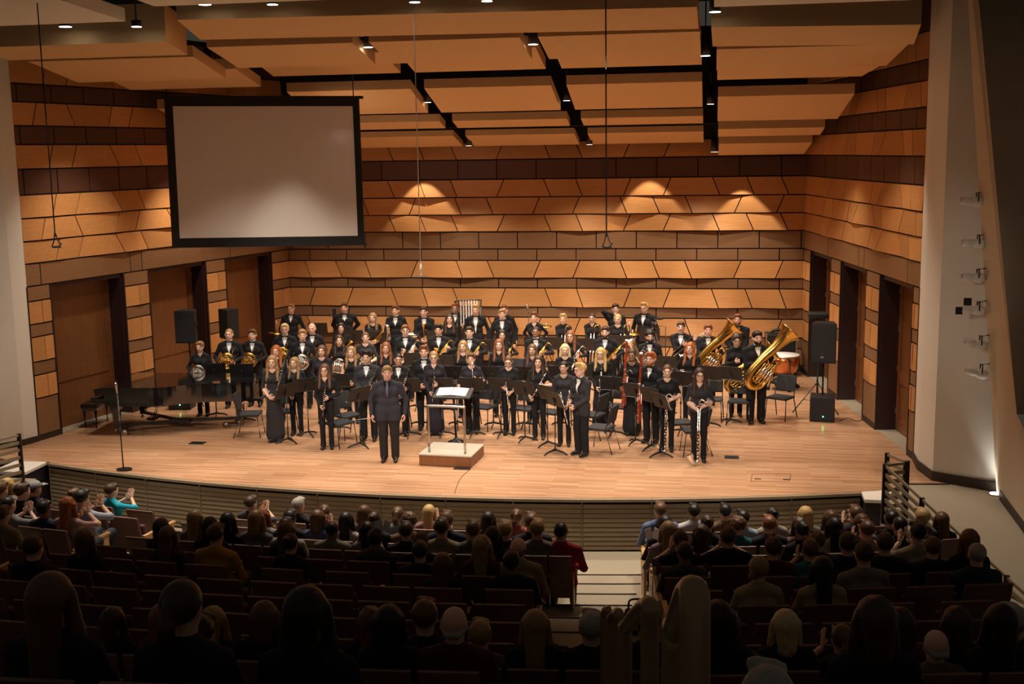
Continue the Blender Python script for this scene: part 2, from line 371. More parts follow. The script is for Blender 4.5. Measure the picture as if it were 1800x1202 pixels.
DA = (-9.57, -7.5, -5.43, -3.38, -1.15, 0.07, 1.75); DB = (-10.7, -9.03, -6.55, -4.5, -2.25, -0.61, 1.65)
rj = lambda l: sorted([round(u-BL.x, 3) for u in l])
sj = lambda l: [(u-BL.x, s) for (u, s) in l]
dj = lambda l: [u-BL.x for u in l]
BW = BRt.x-BL.x
for (zt, zb, kind, key) in ((5.86, 5.42, 's', 'A'), (5.42, 4.92, 'u', RJ), (4.92, 4.46, 's', 'A'), (4.46, 4.01, 's', 'B'), (4.01, 3.57, 's', 'A'), (3.57, 3.12, 'b', RJ1), (3.12, 2.82, 'b', RJ2),
                           (2.82, 2.36, 's', 'B'), (2.36, 2.10, 'b', RJ), (2.10, 1.60, 's', 'A'), (1.60, 1.33, 'b', RJ), (1.33, 0.86, 's', 'B'), (0.86, 0.58, 'b', RJ), (0.58, 0.16, 's', 'A')):
    if kind == 's': slant_row(bw, BL, BT, BN, zt, zb, sj(JA if key == 'A' else JB), 0.0, BW, int(zt*100), 0.10, dj(DA if key == 'A' else DB))
    else: rect_row(bw, BL, BT, BN, zt, zb, rj(key), 0.0, BW, MT['umber' if kind == 'u' else 'brown'])
MB().box(((BL.x+BRt.x)/2, YB-0.01, 0.075), (BW, 0.03, 0.14)).build('baseboard', MT['base'], bw)
# side walls
SEG = [(0.0, 0.82), (2.8, 3.6), (5.55, 6.45), (8.5, 9.25)]            # pilasters; doorways lie between
PIL = [(3.12, 2.82, 'b'), (2.82, 2.36, 'o'), (2.36, 2.10, 'b'), (2.10, 1.60, 'o'), (1.60, 1.33, 'b'), (1.33, 0.86, 'o'), (0.86, 0.10, 'b')]
UP = [(8.2, 7.55, 'u'), (7.55, 7.07, 'A'), (7.07, 6.72, 'u'), (6.72, 6.26, 'B'), (6.26, 5.90, 'u'), (5.90, 5.42, 'A'), (5.42, 4.92, 'u'), (4.92, 4.46, 'A'), (4.46, 4.01, 'B'), (4.01, 3.57, 'A')]
def side_wall(name, O, T, N, A_, B_, end, segs, label, right):
    w = MB(); rz = math.atan2(T.y, T.x)
    def blk(u0, u1, z0, z1, d0, d1, mb=None):
        (mb or w).box(O+T*((u0+u1)/2)+N*((d0+d1)/2)+Vector((0, 0, (z0+z1)/2)), (u1-u0, d1-d0, z1-z0), rz)
    blk(-0.3, end, 3.12, 8.3, -0.45, 0.0)
    for (a, b) in segs: blk(a, min(b, end), 0, 3.12, -0.45, 0.0)
    wo = w.build(name, MT['joint']); tag(wo, label, kind='structure')
    for (zt, zb, k) in UP:
        if k == 'u': rect_row(wo, O, T, N, zt, zb, [1.0+0.9*i for i in range(10)], 0.06, end, MT['umber'])
        else: slant_row(wo, O, T, N, zt, zb, A_ if k == 'A' else B_, 0.06, end, int(zt*77)+(5 if right else 0), 0.075, [j[0] for j in (A_ if k == 'A' else B_)][(1 if k == 'A' else 0)::2], -1)
    rect_row(wo, O, T, N, 3.57, 3.12, [2.35, 4.85, 5.25, 8.0] if right else [2.6, 5.85, 6.22, 8.85], 0.06, end, MT['brown'])
    for i, (a, b) in enumerate(segs):
        b = min(b, end)
        for (zt, zb, k) in PIL:
            if k == 'b': add_panel(wo, O, T, N, (a+0.03, b-0.03), (a+0.03, b-0.03), zt-0.016, zb+0.016, (0.02,)*4, MT['brown'])
            else:
                mid = a+(b-a)*(0.52 if right else 0.45)
                add_panel(wo, O, T, N, (a+0.03, mid-0.004), (a+0.03, mid-0.004), zt-0.016, zb+0.016, (0.03, 0.05, 0.055, 0.03), MT['oak'])
                add_panel(wo, O, T, N, (mid+0.004, b-0.03), (mid+0.004, b-0.03), zt-0.016, zb+0.016, (0.04, 0.02, 0.02, 0.05), MT['oak'])
        bb = MB(); blk(a, b, 0, 0.1, 0, 0.035, bb); bb.build('baseboard', MT['base'], wo)
        for (u, dd) in ((a, -1), (b, 1)):                         # dark casing on both edges of the pilaster
            cs = MB(); blk(u-0.02, u+0.02, 0, 3.12, -0.40, 0.03, cs); cs.build('jamb', MT['jamb'], wo)
    return wo
Aj_r = [(1.76, -1), (2.55, -1), (3.64, -1), (4.45, 1), (5.64, -1), (6.35, -1), (7.5, 1), (8.07, 1)]
Bj_r = [(0.78, 1), (1.96, -1), (2.75, 1), (3.96, -1), (4.63, -1), (5.8, 1), (6.38, 1), (7.56, -1), (8.42, 1)]
Aj_l = [(1.7, -1), (2.5, -1), (3.6, -1), (4.6, 1), (5.73, -1), (6.54, -1), (7.68, 1), (8.35, 1)]
Bj_l = [(0.8, 1), (2.0, -1), (2.8, 1), (3.9, -1), (4.8, -1), (5.9, 1), (6.56, 1), (7.7, -1), (8.7, 1)]
side_wall('wall_left', BL, LT, LN, Aj_l, Bj_l, 9.25, [(0.0, 0.85), (2.82, 3.6), (5.66, 6.47), (8.62, 9.25)], 'left stage wall of panel rows over three doorways', False)
side_wall('wall_right', BRt, RT, RN, Aj_r, Bj_r, 8.72, [(0.0, 0.75), (2.65, 3.5), (5.46, 6.38), (8.36, 8.72)], 'right stage wall of panel rows over three doorways', True)
def stage_door(n, O, T, N, u0, u1, right):
    """a pair of tall panelled leaves set 0.36 m back in a dark reveal"""
    rz = math.atan2(T.y, T.x); side = 'right' if right else 'left'; where = ('nearest the rear wall', 'in the middle of that wall', 'nearest the audience')[n]
    P = lambda u, d, z: O+T*u+N*d+Vector((0, 0, z))
    r = empty('door_%d' % (n+1+(3 if right else 0)), P((u0+u1)/2, -0.36, 0), 0, 'tall panelled wooden stage doors in %s wall, %s' % (side, where), kind='structure')
    L = Vector(r.location)
    def part(name, m, boxes):
        k = MB()
        for (a, b, z0, z1, d0, d1) in boxes: k.box(P((a+b)/2, (d0+d1)/2, (z0+z1)/2)-L, (b-a, d1-d0, z1-z0), rz)
        return k.build(name, m, r)
    part('reveal', MT['jamb'], [(u0, u0+0.05, 0, 3.12, -0.4, -0.02), (u1-0.05, u1, 0, 3.12, -0.4, -0.02), (u0, u1, 3.04, 3.12, -0.4, -0.02)])
    part('threshold', MT['carpet'], [(u0, u1, -0.01, 0.012, -0.45, -0.01)])
    part('backing', MT['joint'], [(u0-0.1, u1+0.1, 0, 3.12, -0.47, -0.43)])
    a, b = u0+0.05, u1-0.05
    lf = part('leaf', MT['door'], [(a, b, 0.02, 3.03, -0.42, -0.38)])
    for nm, bx in (('stile', (a, a+0.17, 0.02, 3.03)), ('stile', (b-0.12, b, 0.02, 3.03)), ('rail', (a+0.17, b-0.12, 0.02, 0.26)), ('rail', (a+0.17, b-0.12, 0.98, 1.24)), ('rail', (a+0.17, b-0.12, 2.90, 3.03))):
        part(nm, MT['door'], [(*bx, -0.382, -0.36)])
    part('handle', MT['blackmetal'], [(b-0.09, b-0.05, 0.98, 1.2, -0.36, -0.32)])
    for z in (0.35, 1.2, 2.0, 2.75): part('hinge', MT['steel'], [(a-0.03, a+0.02, z, z+0.11, -0.365, -0.34)])
for n, (a, b) in enumerate(((0.85, 2.82), (3.6, 5.66), (6.47, 8.62))): stage_door(n, BL, LT, LN, a+0.02, b-0.02, False)
for n, (a, b) in enumerate(((0.75, 2.65), (3.5, 5.46), (6.38, 8.36))): stage_door(n, BRt, RT, RN, a+0.02, b-0.02, True)
# ---- white piers beside the stage, leaning house wall, side ramp
pr = MB().prism([(3.62, 21.62), (3.60, 20.95), (3.72, 20.25), (4.62, 19.68), (5.6, 19.9), (5.4, 21.9), (3.9, 21.9)], 0.16, 9.0).build('wall_pier_right', MT['plaster']); tag(pr, 'faceted white pier right of the stage', kind='structure')
MB().prism([(3.60, 21.62), (3.57, 20.93), (3.70, 20.22), (4.60, 19.64), (5.6, 19.86), (5.4, 21.9), (3.9, 21.9)], 0, 0.16).build('baseboard', MT['base'], pr)
pl = MB().prism([(-13.50, 21.55), (-13.35, 21.19), (-13.46, 20.85), (-13.8, 20.4), (-14.6, 19.2), (-16, 19.2), (-16, 22), (-13.9, 22)], 0.12, 9.0).build('wall_pier_left', MT['plaster']); tag(pl, 'plain white pier left of the stage', kind='structure')
MB().prism([(-13.48, 21.55), (-13.33, 21.18), (-13.43, 20.84), (-13.77, 20.37), (-14.6, 19.17), (-16, 19.17), (-16, 22), (-13.9, 22)], 0, 0.12).build('baseboard', MT['base'], pl)
# the house wall leans in over the ramp: same plaster, inner colour paler to paint in light
hw = MB()
A0 = Vector((4.60, 19.55, 0)); A1 = Vector((3.80, 19.5, 7.8)); A2 = Vector((3.66, 19.48, 9.2)); B0 = Vector((4.50, 15.9, 0)); C0 = Vector((4.45, 12.0, 0.6))
E1 = Vector((3.86, 19.3, 8.2)); E2 = Vector((4.26, 19.0, 4.35)); E3 = Vector((4.36, 17.6, 1.75)); E4 = Vector((4.42, 15.0, 0.9))
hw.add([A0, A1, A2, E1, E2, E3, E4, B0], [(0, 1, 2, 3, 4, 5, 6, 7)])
hwo = hw.build('wall_house_right', mat('beige_plaster_lit_tint', (.62, .50, .36), .9)); tag(hwo, 'beige wall leaning in above the right side ramp', kind='structure')
m = MB(); m.add([A2, Vector((6.2, 18.9, 9.2)), Vector((6.2, 17.7, 1.75)), E3, E2, E1], [(0, 1, 2, 3, 4, 5)]); m.build('upper_face', MT['beige'], hwo)  # outer face angled off the stage so it comes out darker
m = MB(); m.beam((4.575, 19.2, 0.08), (4.50, 15.9, 0.08), 0.03, 0.16); m.build('baseboard', MT['base'], hwo)
# carpeted ramp at stage level on the right, falling towards the audience
rp = MB(); LD = [(3.0, 19.62), (2.66, 18.6), (2.60, 17.73), (4.75, 17.73), (4.75, 19.9), (3.95, 20.03), (3.29, 19.95)]
rp.add([(x, y, -0.005) for (x, y) in LD], [range(7)])
rp.add([(2.60, 17.73, -0.005), (4.62, 13.5, -0.4), (4.75, 13.0, -0.45), (4.75, 17.73, -0.005)], [range(4)])
for (q0, q1) in (((3.0, 19.62, -.005), (2.66, 18.6, -.005)), ((2.66, 18.6, -.005), (2.60, 17.73, -.005)), ((2.60, 17.73, -.005), (4.62, 13.5, -.4))):
    rp.add([q0, q1, (q1[0], q1[1], -1.0), (q0[0], q0[1], -1.0)], [range(4)])
rpo = rp.build('floor_ramp', MT['carpet']); tag(rpo, 'carpeted side landing right of the stage', kind='structure')
m = MB(); m.beam((3.29, 19.95, 0.004), (3.95, 20.03, 0.004), 0.05, 0.012); m.build('edge_strip', MT['bronzedark'], rpo)
# ---- house floor: curved stepped rows
def rowr(k): return 25.65+0.88*(k-1)             # radius of the nosing behind row k
def rowz(k): return -0.9+0.19*(k-1) if k <= 11 else 1.0+0.38*(k-11)
hf = MB(); NX = 36
axs = [-15.5+i*(4.6+15.5)/NX for i in range(NX+1)]
def strip(r0, z0, r1, z1):
    vs_ = [(x, arc(r0, x), z0) for x in axs]+[(x, arc(r1, x), z1) for x in axs]
    hf.add(vs_, [(i, NX+1+i, NX+2+i, i+1) for i in range(NX)])
strip(22.5, -0.9, rowr(1), -0.9)
for k in range(1, 20):
    strip(rowr(k), rowz(k), rowr(k), rowz(k+1)); strip(rowr(k), rowz(k+1), rowr(k+1), rowz(k+1))
hfo = hf.build('floor_house', MT['carpet']); tag(hfo, 'carpeted auditorium floor in curved steps', kind='structure')
nos = MB()
for k in range(1, 12):
    a = [Vector((x, arc(rowr(k)-0.012, x), rowz(k+1)+0.004)) for x in [-2.4+i*0.16 for i in range(10)]]
    nm = MB(); nm.tube(a, 0.013, 6); nm.build('stair_nosing', MT['base'], hfo)
# ---- ceiling
ce = MB().box((-5, 22.5, 9.35), (24, 16.5, 0.2)).build('ceiling', MT['void']); tag(ce, 'dark ceiling void above rows of tan acoustic panels', kind='structure')
def cloud(xl0, xr0, xl1, xr1, y0, z0, y1, z1, th, m=None, dl=0.0, dr=0.0):
    """hanging slab: front edge y0,z0 (higher) down to rear edge y1,z1"""
    v = [(xl0, y0, z0+dl), (xr0, y0, z0+dr), (xr1, y1, z1+dr), (xl1, y1, z1+dl)]
    v += [(a, b, c+th) for (a, b, c) in v]
    c = Vector(((xl0+xr0)/2, (y0+y1)/2, (z0+z1)/2))
    k = MB(); k.add([Vector(q)-c for q in v], [(0, 3, 2, 1), (4, 5, 6, 7), (0, 1, 5, 4), (1, 2, 6, 5), (2, 3, 7, 6), (3, 0, 4, 7)])
    o = k.build('ceiling_panel', m or MT['cloud'], ce); o.location = c; return o
ROWS = [(20.55, 7.55, 21.97, 7.28, 0.20), (22.45, 7.54, 23.8, 7.23, 0.22), (24.55, 6.95, 26.1, 6.50, 0.19), (27.2, 6.34, 27.8, 6.19, 0.17), (28.65, 6.02, 29.78, 5.77, 0.14)]
cloud(-8.75, -0.28, -8.98, -0.27, 18.8, 7.79, 20.2, 7.60, 0.95, dl=0.05, dr=-0.04)
for (a, b) in ((-9.02, -6.30), (-6.0, -3.32), (-3.0, -0.25)):
    for (y0, z0, y1, z1, th) in ROWS: cloud(a, b, a, b, y0, z0, y1, z1, th)
cloud(-0.06, 3.02, -0.04, 3.14, 18.8, 7.44, 20.2, 7.27, 1.2, dr=-0.06)
WR = [(20.55, 7.25, 22.0, 7.0, 3.12, 2.97), (22.0, 7.0, 23.8, 6.93, 2.86, 2.77), (24.55, 6.64, 26.0, 6.19, 2.73, 2.56), (27.15, 6.04, 27.75, 5.88, 2.41, 2.36), (28.6, 5.72, 29.7, 5.45, 2.26, 2.15)]
for i, (y0, z0, y1, z1, xa, xb) in enumerate(WR): cloud(0.03+0.02*i, xa, 0.03+0.02*i, xb, y0, z0, y1, z1, 0.2)
cloud(-12.6, -8.96, -12.7, -9.24, 18.8, 7.50, 20.2, 7.40, 0.62, dl=0.0, dr=0.0)
WL = [(20.5, 7.39, 22.0, 7.09, -12.5, -12.39), (22.4, 7.30, 23.8, 7.03, -12.25, -12.21), (24.55, 6.66, 26.0, 6.19, -12.0, -11.75), (27.15, 6.04, 27.75, 5.88, -11.5, -11.4), (28.6, 5.72, 29.7, 5.45, -11.3, -11.15)]
for i, (y0, z0, y1, z1, xa, xb) in enumerate(WL): cloud(xa, -9.27, xb, -9.30, y0, z0, y1, z1, 0.2)
# pale panels over the auditorium
for (xa, xb, z, t) in ((-14.5, -9.12, 7.72, 0.20), (-8.62, -0.32, 7.93, 0.25), (-0.02, 3.35, 7.62, 0.3)):
    cloud(xa, xb, xa, xb, 12.0, z+0.3, 17.75, z, t, MT['cloudpale'], dr=(0.0 if xa > -1 else 0.0))
# suspended rigging pipe in the rear slot
m = MB(); m.tube([(-9.5, 28.25, 6.22), (0.3, 28.3, 6.20)], 0.025, 8)
pp = m.build('rigging_pipe', MT['blackmetal']); tag(pp, 'thin black rigging pipe slung below the rear ceiling slot', 'pipe')
for i, x in enumerate((-8, -5.2, -2.2)): MB().tube([(x, 28.27, 6.2), (x, 28.27, 6.9)], 0.008, 6).build('hanger', MT['blackmetal'], pp)
# downlights hanging in the slots
SLOT = {-9.15: 'left', -6.15: 'second', -3.15: 'third', -0.12: 'right'}
def can_light(px, py, Y, r, ln, lit, label):
    p = aty(px, py, Y); e = empty('downlight', p, 0, label, 'ceiling light', 'downlights in the ceiling slots')
    MB().lathe([(r, 0.0), (r, ln)], n=14).build('housing', MT['blackmetal'], e)
    MB().lathe([(r*0.98, -0.004), (r*0.98, 0.006)], n=14).build('lens', MT['lens' if lit else 'lensdim'], e)
    MB().tube([(0, 0, ln), (0, 0, ln+0.6)], 0.012, 6).build('stem', MT['blackmetal'], e)
for a in ((367, 115, 21.6, 0.085, 0.42, 1, 'black cylinder downlight hanging at left slot beside folded ceiling panels'),
          (647, 83, 21.1, 0.085, 0.35, 1, 'lit downlight at front of the slot above the projection screen'),
          (937, 78, 21.1, 0.085, 0.35, 1, 'lit downlight at front of the slot left of centre microphone cable'),
          (1240, 98, 22.0, 0.085, 0.35, 1, 'lit downlight near the front of the wide right ceiling slot'),
          (752, 180, 25.7, 0.075, 0.35, 0, 'dim downlight halfway along the slot above the projection screen'),
          (996, 177, 25.9, 0.075, 0.35, 0, 'dim downlight halfway along the slot left of the centre cable'),
          (1249, 183, 25.8, 0.075, 0.35, 0, 'dim downlight halfway along the wide right ceiling slot'),
          (824, 256, 29.2, 0.075, 0.35, 0, 'rear downlight at the end of the slot right of the screen'),
          (1036, 254, 29.4, 0.075, 0.35, 0, 'rear downlight at the end of the slot near centre cable'),
          (1256, 267, 29.2, 0.09, 0.35, 0, 'rear downlight at the end of the wide right slot'),
          (115, 47, 18.35, 0.10, 0.10, 1, 'leftmost downlight under the pale corner ceiling panel'),
          (240, 47, 18.35, 0.08, 0.10, 1, 'second downlight under the pale corner ceiling panel'),
          (360, 8, 18.3, 0.10, 0.25, 1, 'leftmost downlight along the pale centre ceiling panel'),
          (479, 8, 18.3, 0.085, 0.25, 1, 'second downlight along the pale centre ceiling panel'),
          (729, 4, 18.3, 0.085, 0.25, 1, 'third downlight along the pale centre ceiling panel'),
          (856, 2, 18.3, 0.085, 0.25, 1, 'fourth downlight along the pale centre ceiling panel'),
          (1257, 21, 18.3, 0.085, 0.25, 1, 'lit downlight at the tip of the pale right ceiling panel')):
    can_light(*a)
for (px, py, Y) in ((409, 12, 18.62), (741, 8, 18.62), (980, 6, 18.62)):
    q = aty(px, py, Y); spot('slot_spot', (q[0], 18.35, q[2]+0.12), (q[0], 18.82, q[2]-0.9), 7, 60, 0.3, 0.02, (1, .85, .65))
# small round bosses under the panels
for (px, py, Y) in ((202, 114, 21.2), (577, 84, 21.0), (983, 74, 20.9), (1342, 95, 20.9), (1033, 158, 24.9), (682, 162, 24.9), (1354, 177, 24.9), (1335, 258, 28.9), (767, 246, 29.2)):
    q_ = aty(px, py, Y); o_ = MB().lathe([(.045, 0), (.05, .012), (.05, .06)], n=12).build('ceiling_boss', MT['cloudpale'], ce); o_.location = q_
# ---- projection screen
def screen_():
    a, b = -11.58, -7.27; Y = 24.1
    tl, tr, bl, br = aty(289, 173, Y), aty(631, 173, Y), aty(303, 433, Y), aty(641, 428, Y)
    c = Vector(((tl[0]+tr[0])/2, Y, bl[2])); r = empty('projection_screen', c, 0, 'large projection screen with black border hanging above the stage left', 'screen')
    q = [Vector(tl)-c, Vector(tr)-c, Vector(br)-c, Vector(bl)-c]
    def lerp(u, v): return (q[0]*(1-u)+q[1]*u)*(1-v)+(q[3]*(1-u)+q[2]*u)*v
    ins = (0.042, 0.968, 0.052, 0.945)
    def slab(name, m, cor, t0, t1):
        k = MB(); k.add([Vector(p_)+Vector((0, t0, 0)) for p_ in cor]+[Vector(p_)+Vector((0, t1, 0)) for p_ in cor], [(0, 3, 2, 1), (4, 5, 6, 7), (0, 1, 5, 4), (1, 2, 6, 5), (2, 3, 7, 6), (3, 0, 4, 7)]); return k.build(name, m, r)
    slab('cloth', MT['screen'], [lerp(ins[0]-.01, ins[2]-.01), lerp(ins[1]+.01, ins[2]-.01), lerp(ins[1]+.01, ins[3]+.01), lerp(ins[0]-.01, ins[3]+.01)], 0.0, 0.02)
    u0, u1, v0, v1 = ins
    for cor in ((lerp(0, 0), lerp(1, 0), lerp(1, v0), lerp(0, v0)), (lerp(0, v1), lerp(1, v1), lerp(1, 1), lerp(0, 1)), (lerp(0, v0), lerp(u0, v0), lerp(u0, v1), lerp(0, v1)), (lerp(u1, v0), lerp(1, v0), lerp(1, v1), lerp(u1, v1))):
        slab('border', MT['black'], cor, -0.012, 0.02)
    k = MB(); k.beam(q[0]+Vector((-0.05, 0, 0.02)), q[1]+Vector((0.08, 0, 0.02)), 0.09, 0.06); k.build('top_batten', MT['black'], r)
    k = MB(); k.beam(q[3]+Vector((-0.02, 0, -0.01)), q[2]+Vector((0.05, 0, -0.01)), 0.05, 0.045); k.build('bottom_batten', MT['black'], r)
    for p_ in (q[0]+Vector((0.05, 0, 0.03)), q[1]+Vector((-0.12, 0, 0.03))):
        MB().tube([p_, p_+Vector((0, 0, 1.3))], 0.012, 6).build('hanger', MT['blackmetal'], r)
screen_()
# ---- hanging microphones on cables
def hang(px, pyb, Y, label, kind):
    p = aty(px, pyb, Y); r = empty('hanging_microphone', p, 0, label, 'microphone')
    MB().tube([(0, 0, 0.1), (0, 0, 9.2-p[2])], 0.0105 if kind else 0.008, 6).build('cable', MT['black' if kind else 'steel'], r)
    k = MB()
    if kind:
        k.tube([(0, 0, 0.18), (0.05, 0, 0.02), (0.09, 0, 0.0), (0.02, 0, -0.05), (-0.06, 0, -0.05), (-0.03, 0, 0.03), (0, 0, 0.18)], 0.009, 6, 4); k.build('loop', MT['black'], r)
        MB().lathe([(0.012, 0), (0.016, 0.03), (0.016, 0.12), (0.01, 0.13)], (-0.05, 0, -0.05), (1, 0, 0), 8).build('capsule', MT['black'], r)
    else:
        k.tube([(0, 0, 0.2), (0, 0, 0.0)], 0.014, 8); k.build('capsule', MT['steel'], r)
        MB().beam((-0.11, 0, -0.015), (0.11, 0, -0.015), 0.04, 0.02).build('bar', MT['steel'], r)
hang(98, 428, 16.0, 'hanging microphone loop on a black cable before the left wall', 1)
hang(1066, 428, 17.5, 'hanging microphone loop on the black centre cable', 1)
hang(740, 484, 18.5, 'silver hanging microphone bar on a thin bright cable', 0)
# ---- spotlights on the white pier
for (px, py, dk, lb) in ((1706, 354, 0, 'topmost white theatre spotlight in the pier slot'), (1708, 428, 0, 'second white theatre spotlight from the top of the pier'), (1707, 488, 0, 'third white theatre spotlight from the top of the pier'),
                     (1708, 545, 1, 'white theatre spotlight with two black barn doors on the pier'), (1712, 605, 0, 'fifth white theatre spotlight on the pier above the lowest'), (1713, 655, 0, 'lowest white theatre spotlight on the pier, tilted down')):
    p = aty(px, py, 19.45); r = empty('theatre_spotlight', p, 0, lb, 'spotlight', 'spotlights on the white pier')
    k = MB(); t = -0.25 if py > 580 else -0.08
    k.lathe([(0.05, -0.17), (0.062, -0.165), (0.062, -0.02), (0.05, 0.0), (0.075, 0.02), (0.085, 0.12), (0.06, 0.17)], (0.03, 0, 0), (1, 0, t), 12); k.build('barrel', MT['white'], r)
    MB().lathe([(0.052, -0.176), (0.052, -0.168)], (0.03, 0, 0), (1, 0, t), 12).build('lens', MT['steel'], r)
    MB().tube([(0.1, -0.08, 0), (0.1, -0.08, 0.13), (0.1, 0.08, 0.13), (0.1, 0.08, 0)], 0.01, 6).build('yoke', MT['blackmetal'], r)
    MB().tube([(0.1, 0, 0.13), (0.22, 0.0, 0.15)], 0.012, 6).build('clamp', MT['blackmetal'], r)
    if dk:
        MB().box((-0.19, 0, -0.01), (0.11, 0.012, 0.12)).build('barn_door', MT['black'], r); MB().box((-0.06, 0.03, 0.13), (0.12, 0.012, 0.12)).build('barn_door', MT['black'], r)
# floor uplight at the foot of the leaning wall
u = empty('floor_uplight', (4.56, 19.50, 0), 0, 'round recessed uplight glowing at foot of the white pier', 'floor light')
MB().lathe([(0.10, 0.0), (0.10, 0.012), (0.085, 0.016)], n=16).build('trim_ring', MT['steel'], u)
MB().lathe([(0.08, 0.012), (0.08, 0.02)], n=16).build('lens', MT['lens'], u)
spot('uplight_lamp', (4.545, 19.545, 0.06), (4.53, 19.62, 2.6), 30, 70, 1.0, 0.09, (1.0, 0.97, 0.88))
# ---- railings
def slat_rail(name, posts, nsl, ztop, zbot, label):
    """posts: list of (x,y,zfoot); slats run between neighbours"""
    r = empty(name, (posts[0][0], posts[0][1], posts[0][2]), 0, label, 'railing'); L = Vector(r.location)
    for i, p in enumerate(posts):
        MB().beam(Vector((p[0], p[1], p[2]))-L, Vector((p[0], p[1], p[2]+ztop))-L, 0.07, 0.035, (0, 1, 0)).build('post', MT['bronzedark'], r)
        if i:
            a, b = posts[i-1], p
            for k in range(nsl):
                z = zbot+(ztop-0.03-zbot)*k/(nsl-1)
                MB().beam(Vector((a[0], a[1], a[2]+z))-L, Vector((b[0], b[1], b[2]+z))-L, 0.02, 0.058 if k < nsl-1 else 0.04).build('slat' if k < nsl-1 else 'top_rail', MT['bronze'], r)
    return r
slat_rail('guard_rail', [(2.58+.5*t, 17.73-t, -.33*t) for t in (0, .8, 1.6, 2.4, 3.2)], 7, 0.92, 0.12, 'sloping bronze slat railing beside the right side ramp')
slat_rail('guard_rail', [(2.58, 17.77, 0), (2.90, 17.93, 0)], 7, 0.92, 0.12, 'short bronze slat railing return at the head of the right ramp')
slat_rail('guard_rail', [(2.93, 17.97, 0), (2.70, 18.42, 0)], 4, 0.92, 0.5, 'short inner bronze railing pointing towards the right stage corner')
slat_rail('guard_rail', [(-11.80, 18.14, 0), (-12.15, 17.2, 0)], 7, 0.93, 0.12, 'bronze slat railing at the far left edge')
lb = MB(); lb.beam((-11.78, 18.2, -.46), (-12.35, 16.7, -.46), .06, .86); lb.box((-12.5, 18.35, -.03), (1.35, 0.5, .05)); lbo = lb.build('wall_left_parapet', MT['bronze']); tag(lbo, 'low bronze parapet under the far left railing', kind='structure')
# grab rails in the centre aisle
def grab(pts, r_, label):
    P = [Vector(p_) for p_ in pts]; b = P[0].copy(); e = empty('aisle_handrail', b, 0, label, 'handrail', 'bent pipe handrails in the centre aisle')
    MB().tube([p_-b for p_ in P], r_, 12, 5).build('rail', mat('bronze_pipe', (0.34, 0.25, 0.15), 0.35, metal=0.5), e)
    for p_ in (P[0], P[-1]): MB().lathe([(r_*1.8, 0), (r_*1.8, 0.01)], p_-b, n=12).build('base_flange', MT['bronze'], e)
def inv_u(pa, pb, h, za, zb, r_, label):
    A_, B_ = Vector((pa[0], pa[1], za)), Vector((pb[0], pb[1], zb)); d = (B_-A_); d.z = 0; d.normalize(); c = 0.07
    grab([A_, A_+Vector((0, 0, h*0.5)), A_+Vector((0, 0, h-c)), A_+Vector((0, 0, h))+d*c, B_+Vector((0, 0, h))-d*c, B_+Vector((0, 0, h-c)), B_+Vector((0, 0, h*0.5)), B_], r_, label)
# ================================================================== FIGURES: smooth-blended solids meshed into one continuous surface
BIG = 9.0
def prim_d(p, X, Y, Z):
    k = p[0]
    if k == 'c':            # tapered capsule: a, b, ra, rb, sy
        _, a, b, ra, rb, sy = p[:6]
        ax, ay, az = a[0], a[1]/sy, a[2]; dx, dy, dz = b[0]-ax, b[1]/sy-ay, b[2]-az
        l2 = dx*dx+dy*dy+dz*dz+1e-12; px, py, pz = X-ax, Y/sy-ay, Z-az
        t = np.clip((px*dx+py*dy+pz*dz)/l2, 0, 1)
        d = np.sqrt((px-t*dx)**2+(py-t*dy)**2+(pz-t*dz)**2)-(ra+(rb-ra)*t)
        return d*min(1.0, 0.5+0.5*sy)
    c, r = p[1], p[2]        # ellipsoid
    qx, qy, qz = (X-c[0])/r[0], (Y-c[1])/r[1], (Z-c[2])/r[2]
    k0 = np.sqrt(qx*qx+qy*qy+qz*qz)+1e-9; k1 = np.sqrt((qx/r[0])**2+(qy/r[1])**2+(qz/r[2])**2)+1e-9
    return k0*(k0-1)/k1
def prim_box(p):
    if p[0] == 'c':
        r = max(p[3], p[4]); s = max(1, p[5])
        return [min(p[1][i], p[2][i])-r*(s if i == 1 else 1) for i in range(3)], [max(p[1][i], p[2][i])+r*(s if i == 1 else 1) for i in range(3)]
    return [p[1][i]-p[2][i] for i in range(3)], [p[1][i]+p[2][i] for i in range(3)]
def smin(a, b, k):
    h = np.clip(0.5+0.5*(b-a)/k, 0, 1); return b*(1-h)+a*h-k*h*(1-h)
def field(prims, X, Y, Z, k):
    D = None
    for p in prims:
        d = prim_d(p, X, Y, Z); D = d if D is None else smin(D, d, k)
    return D
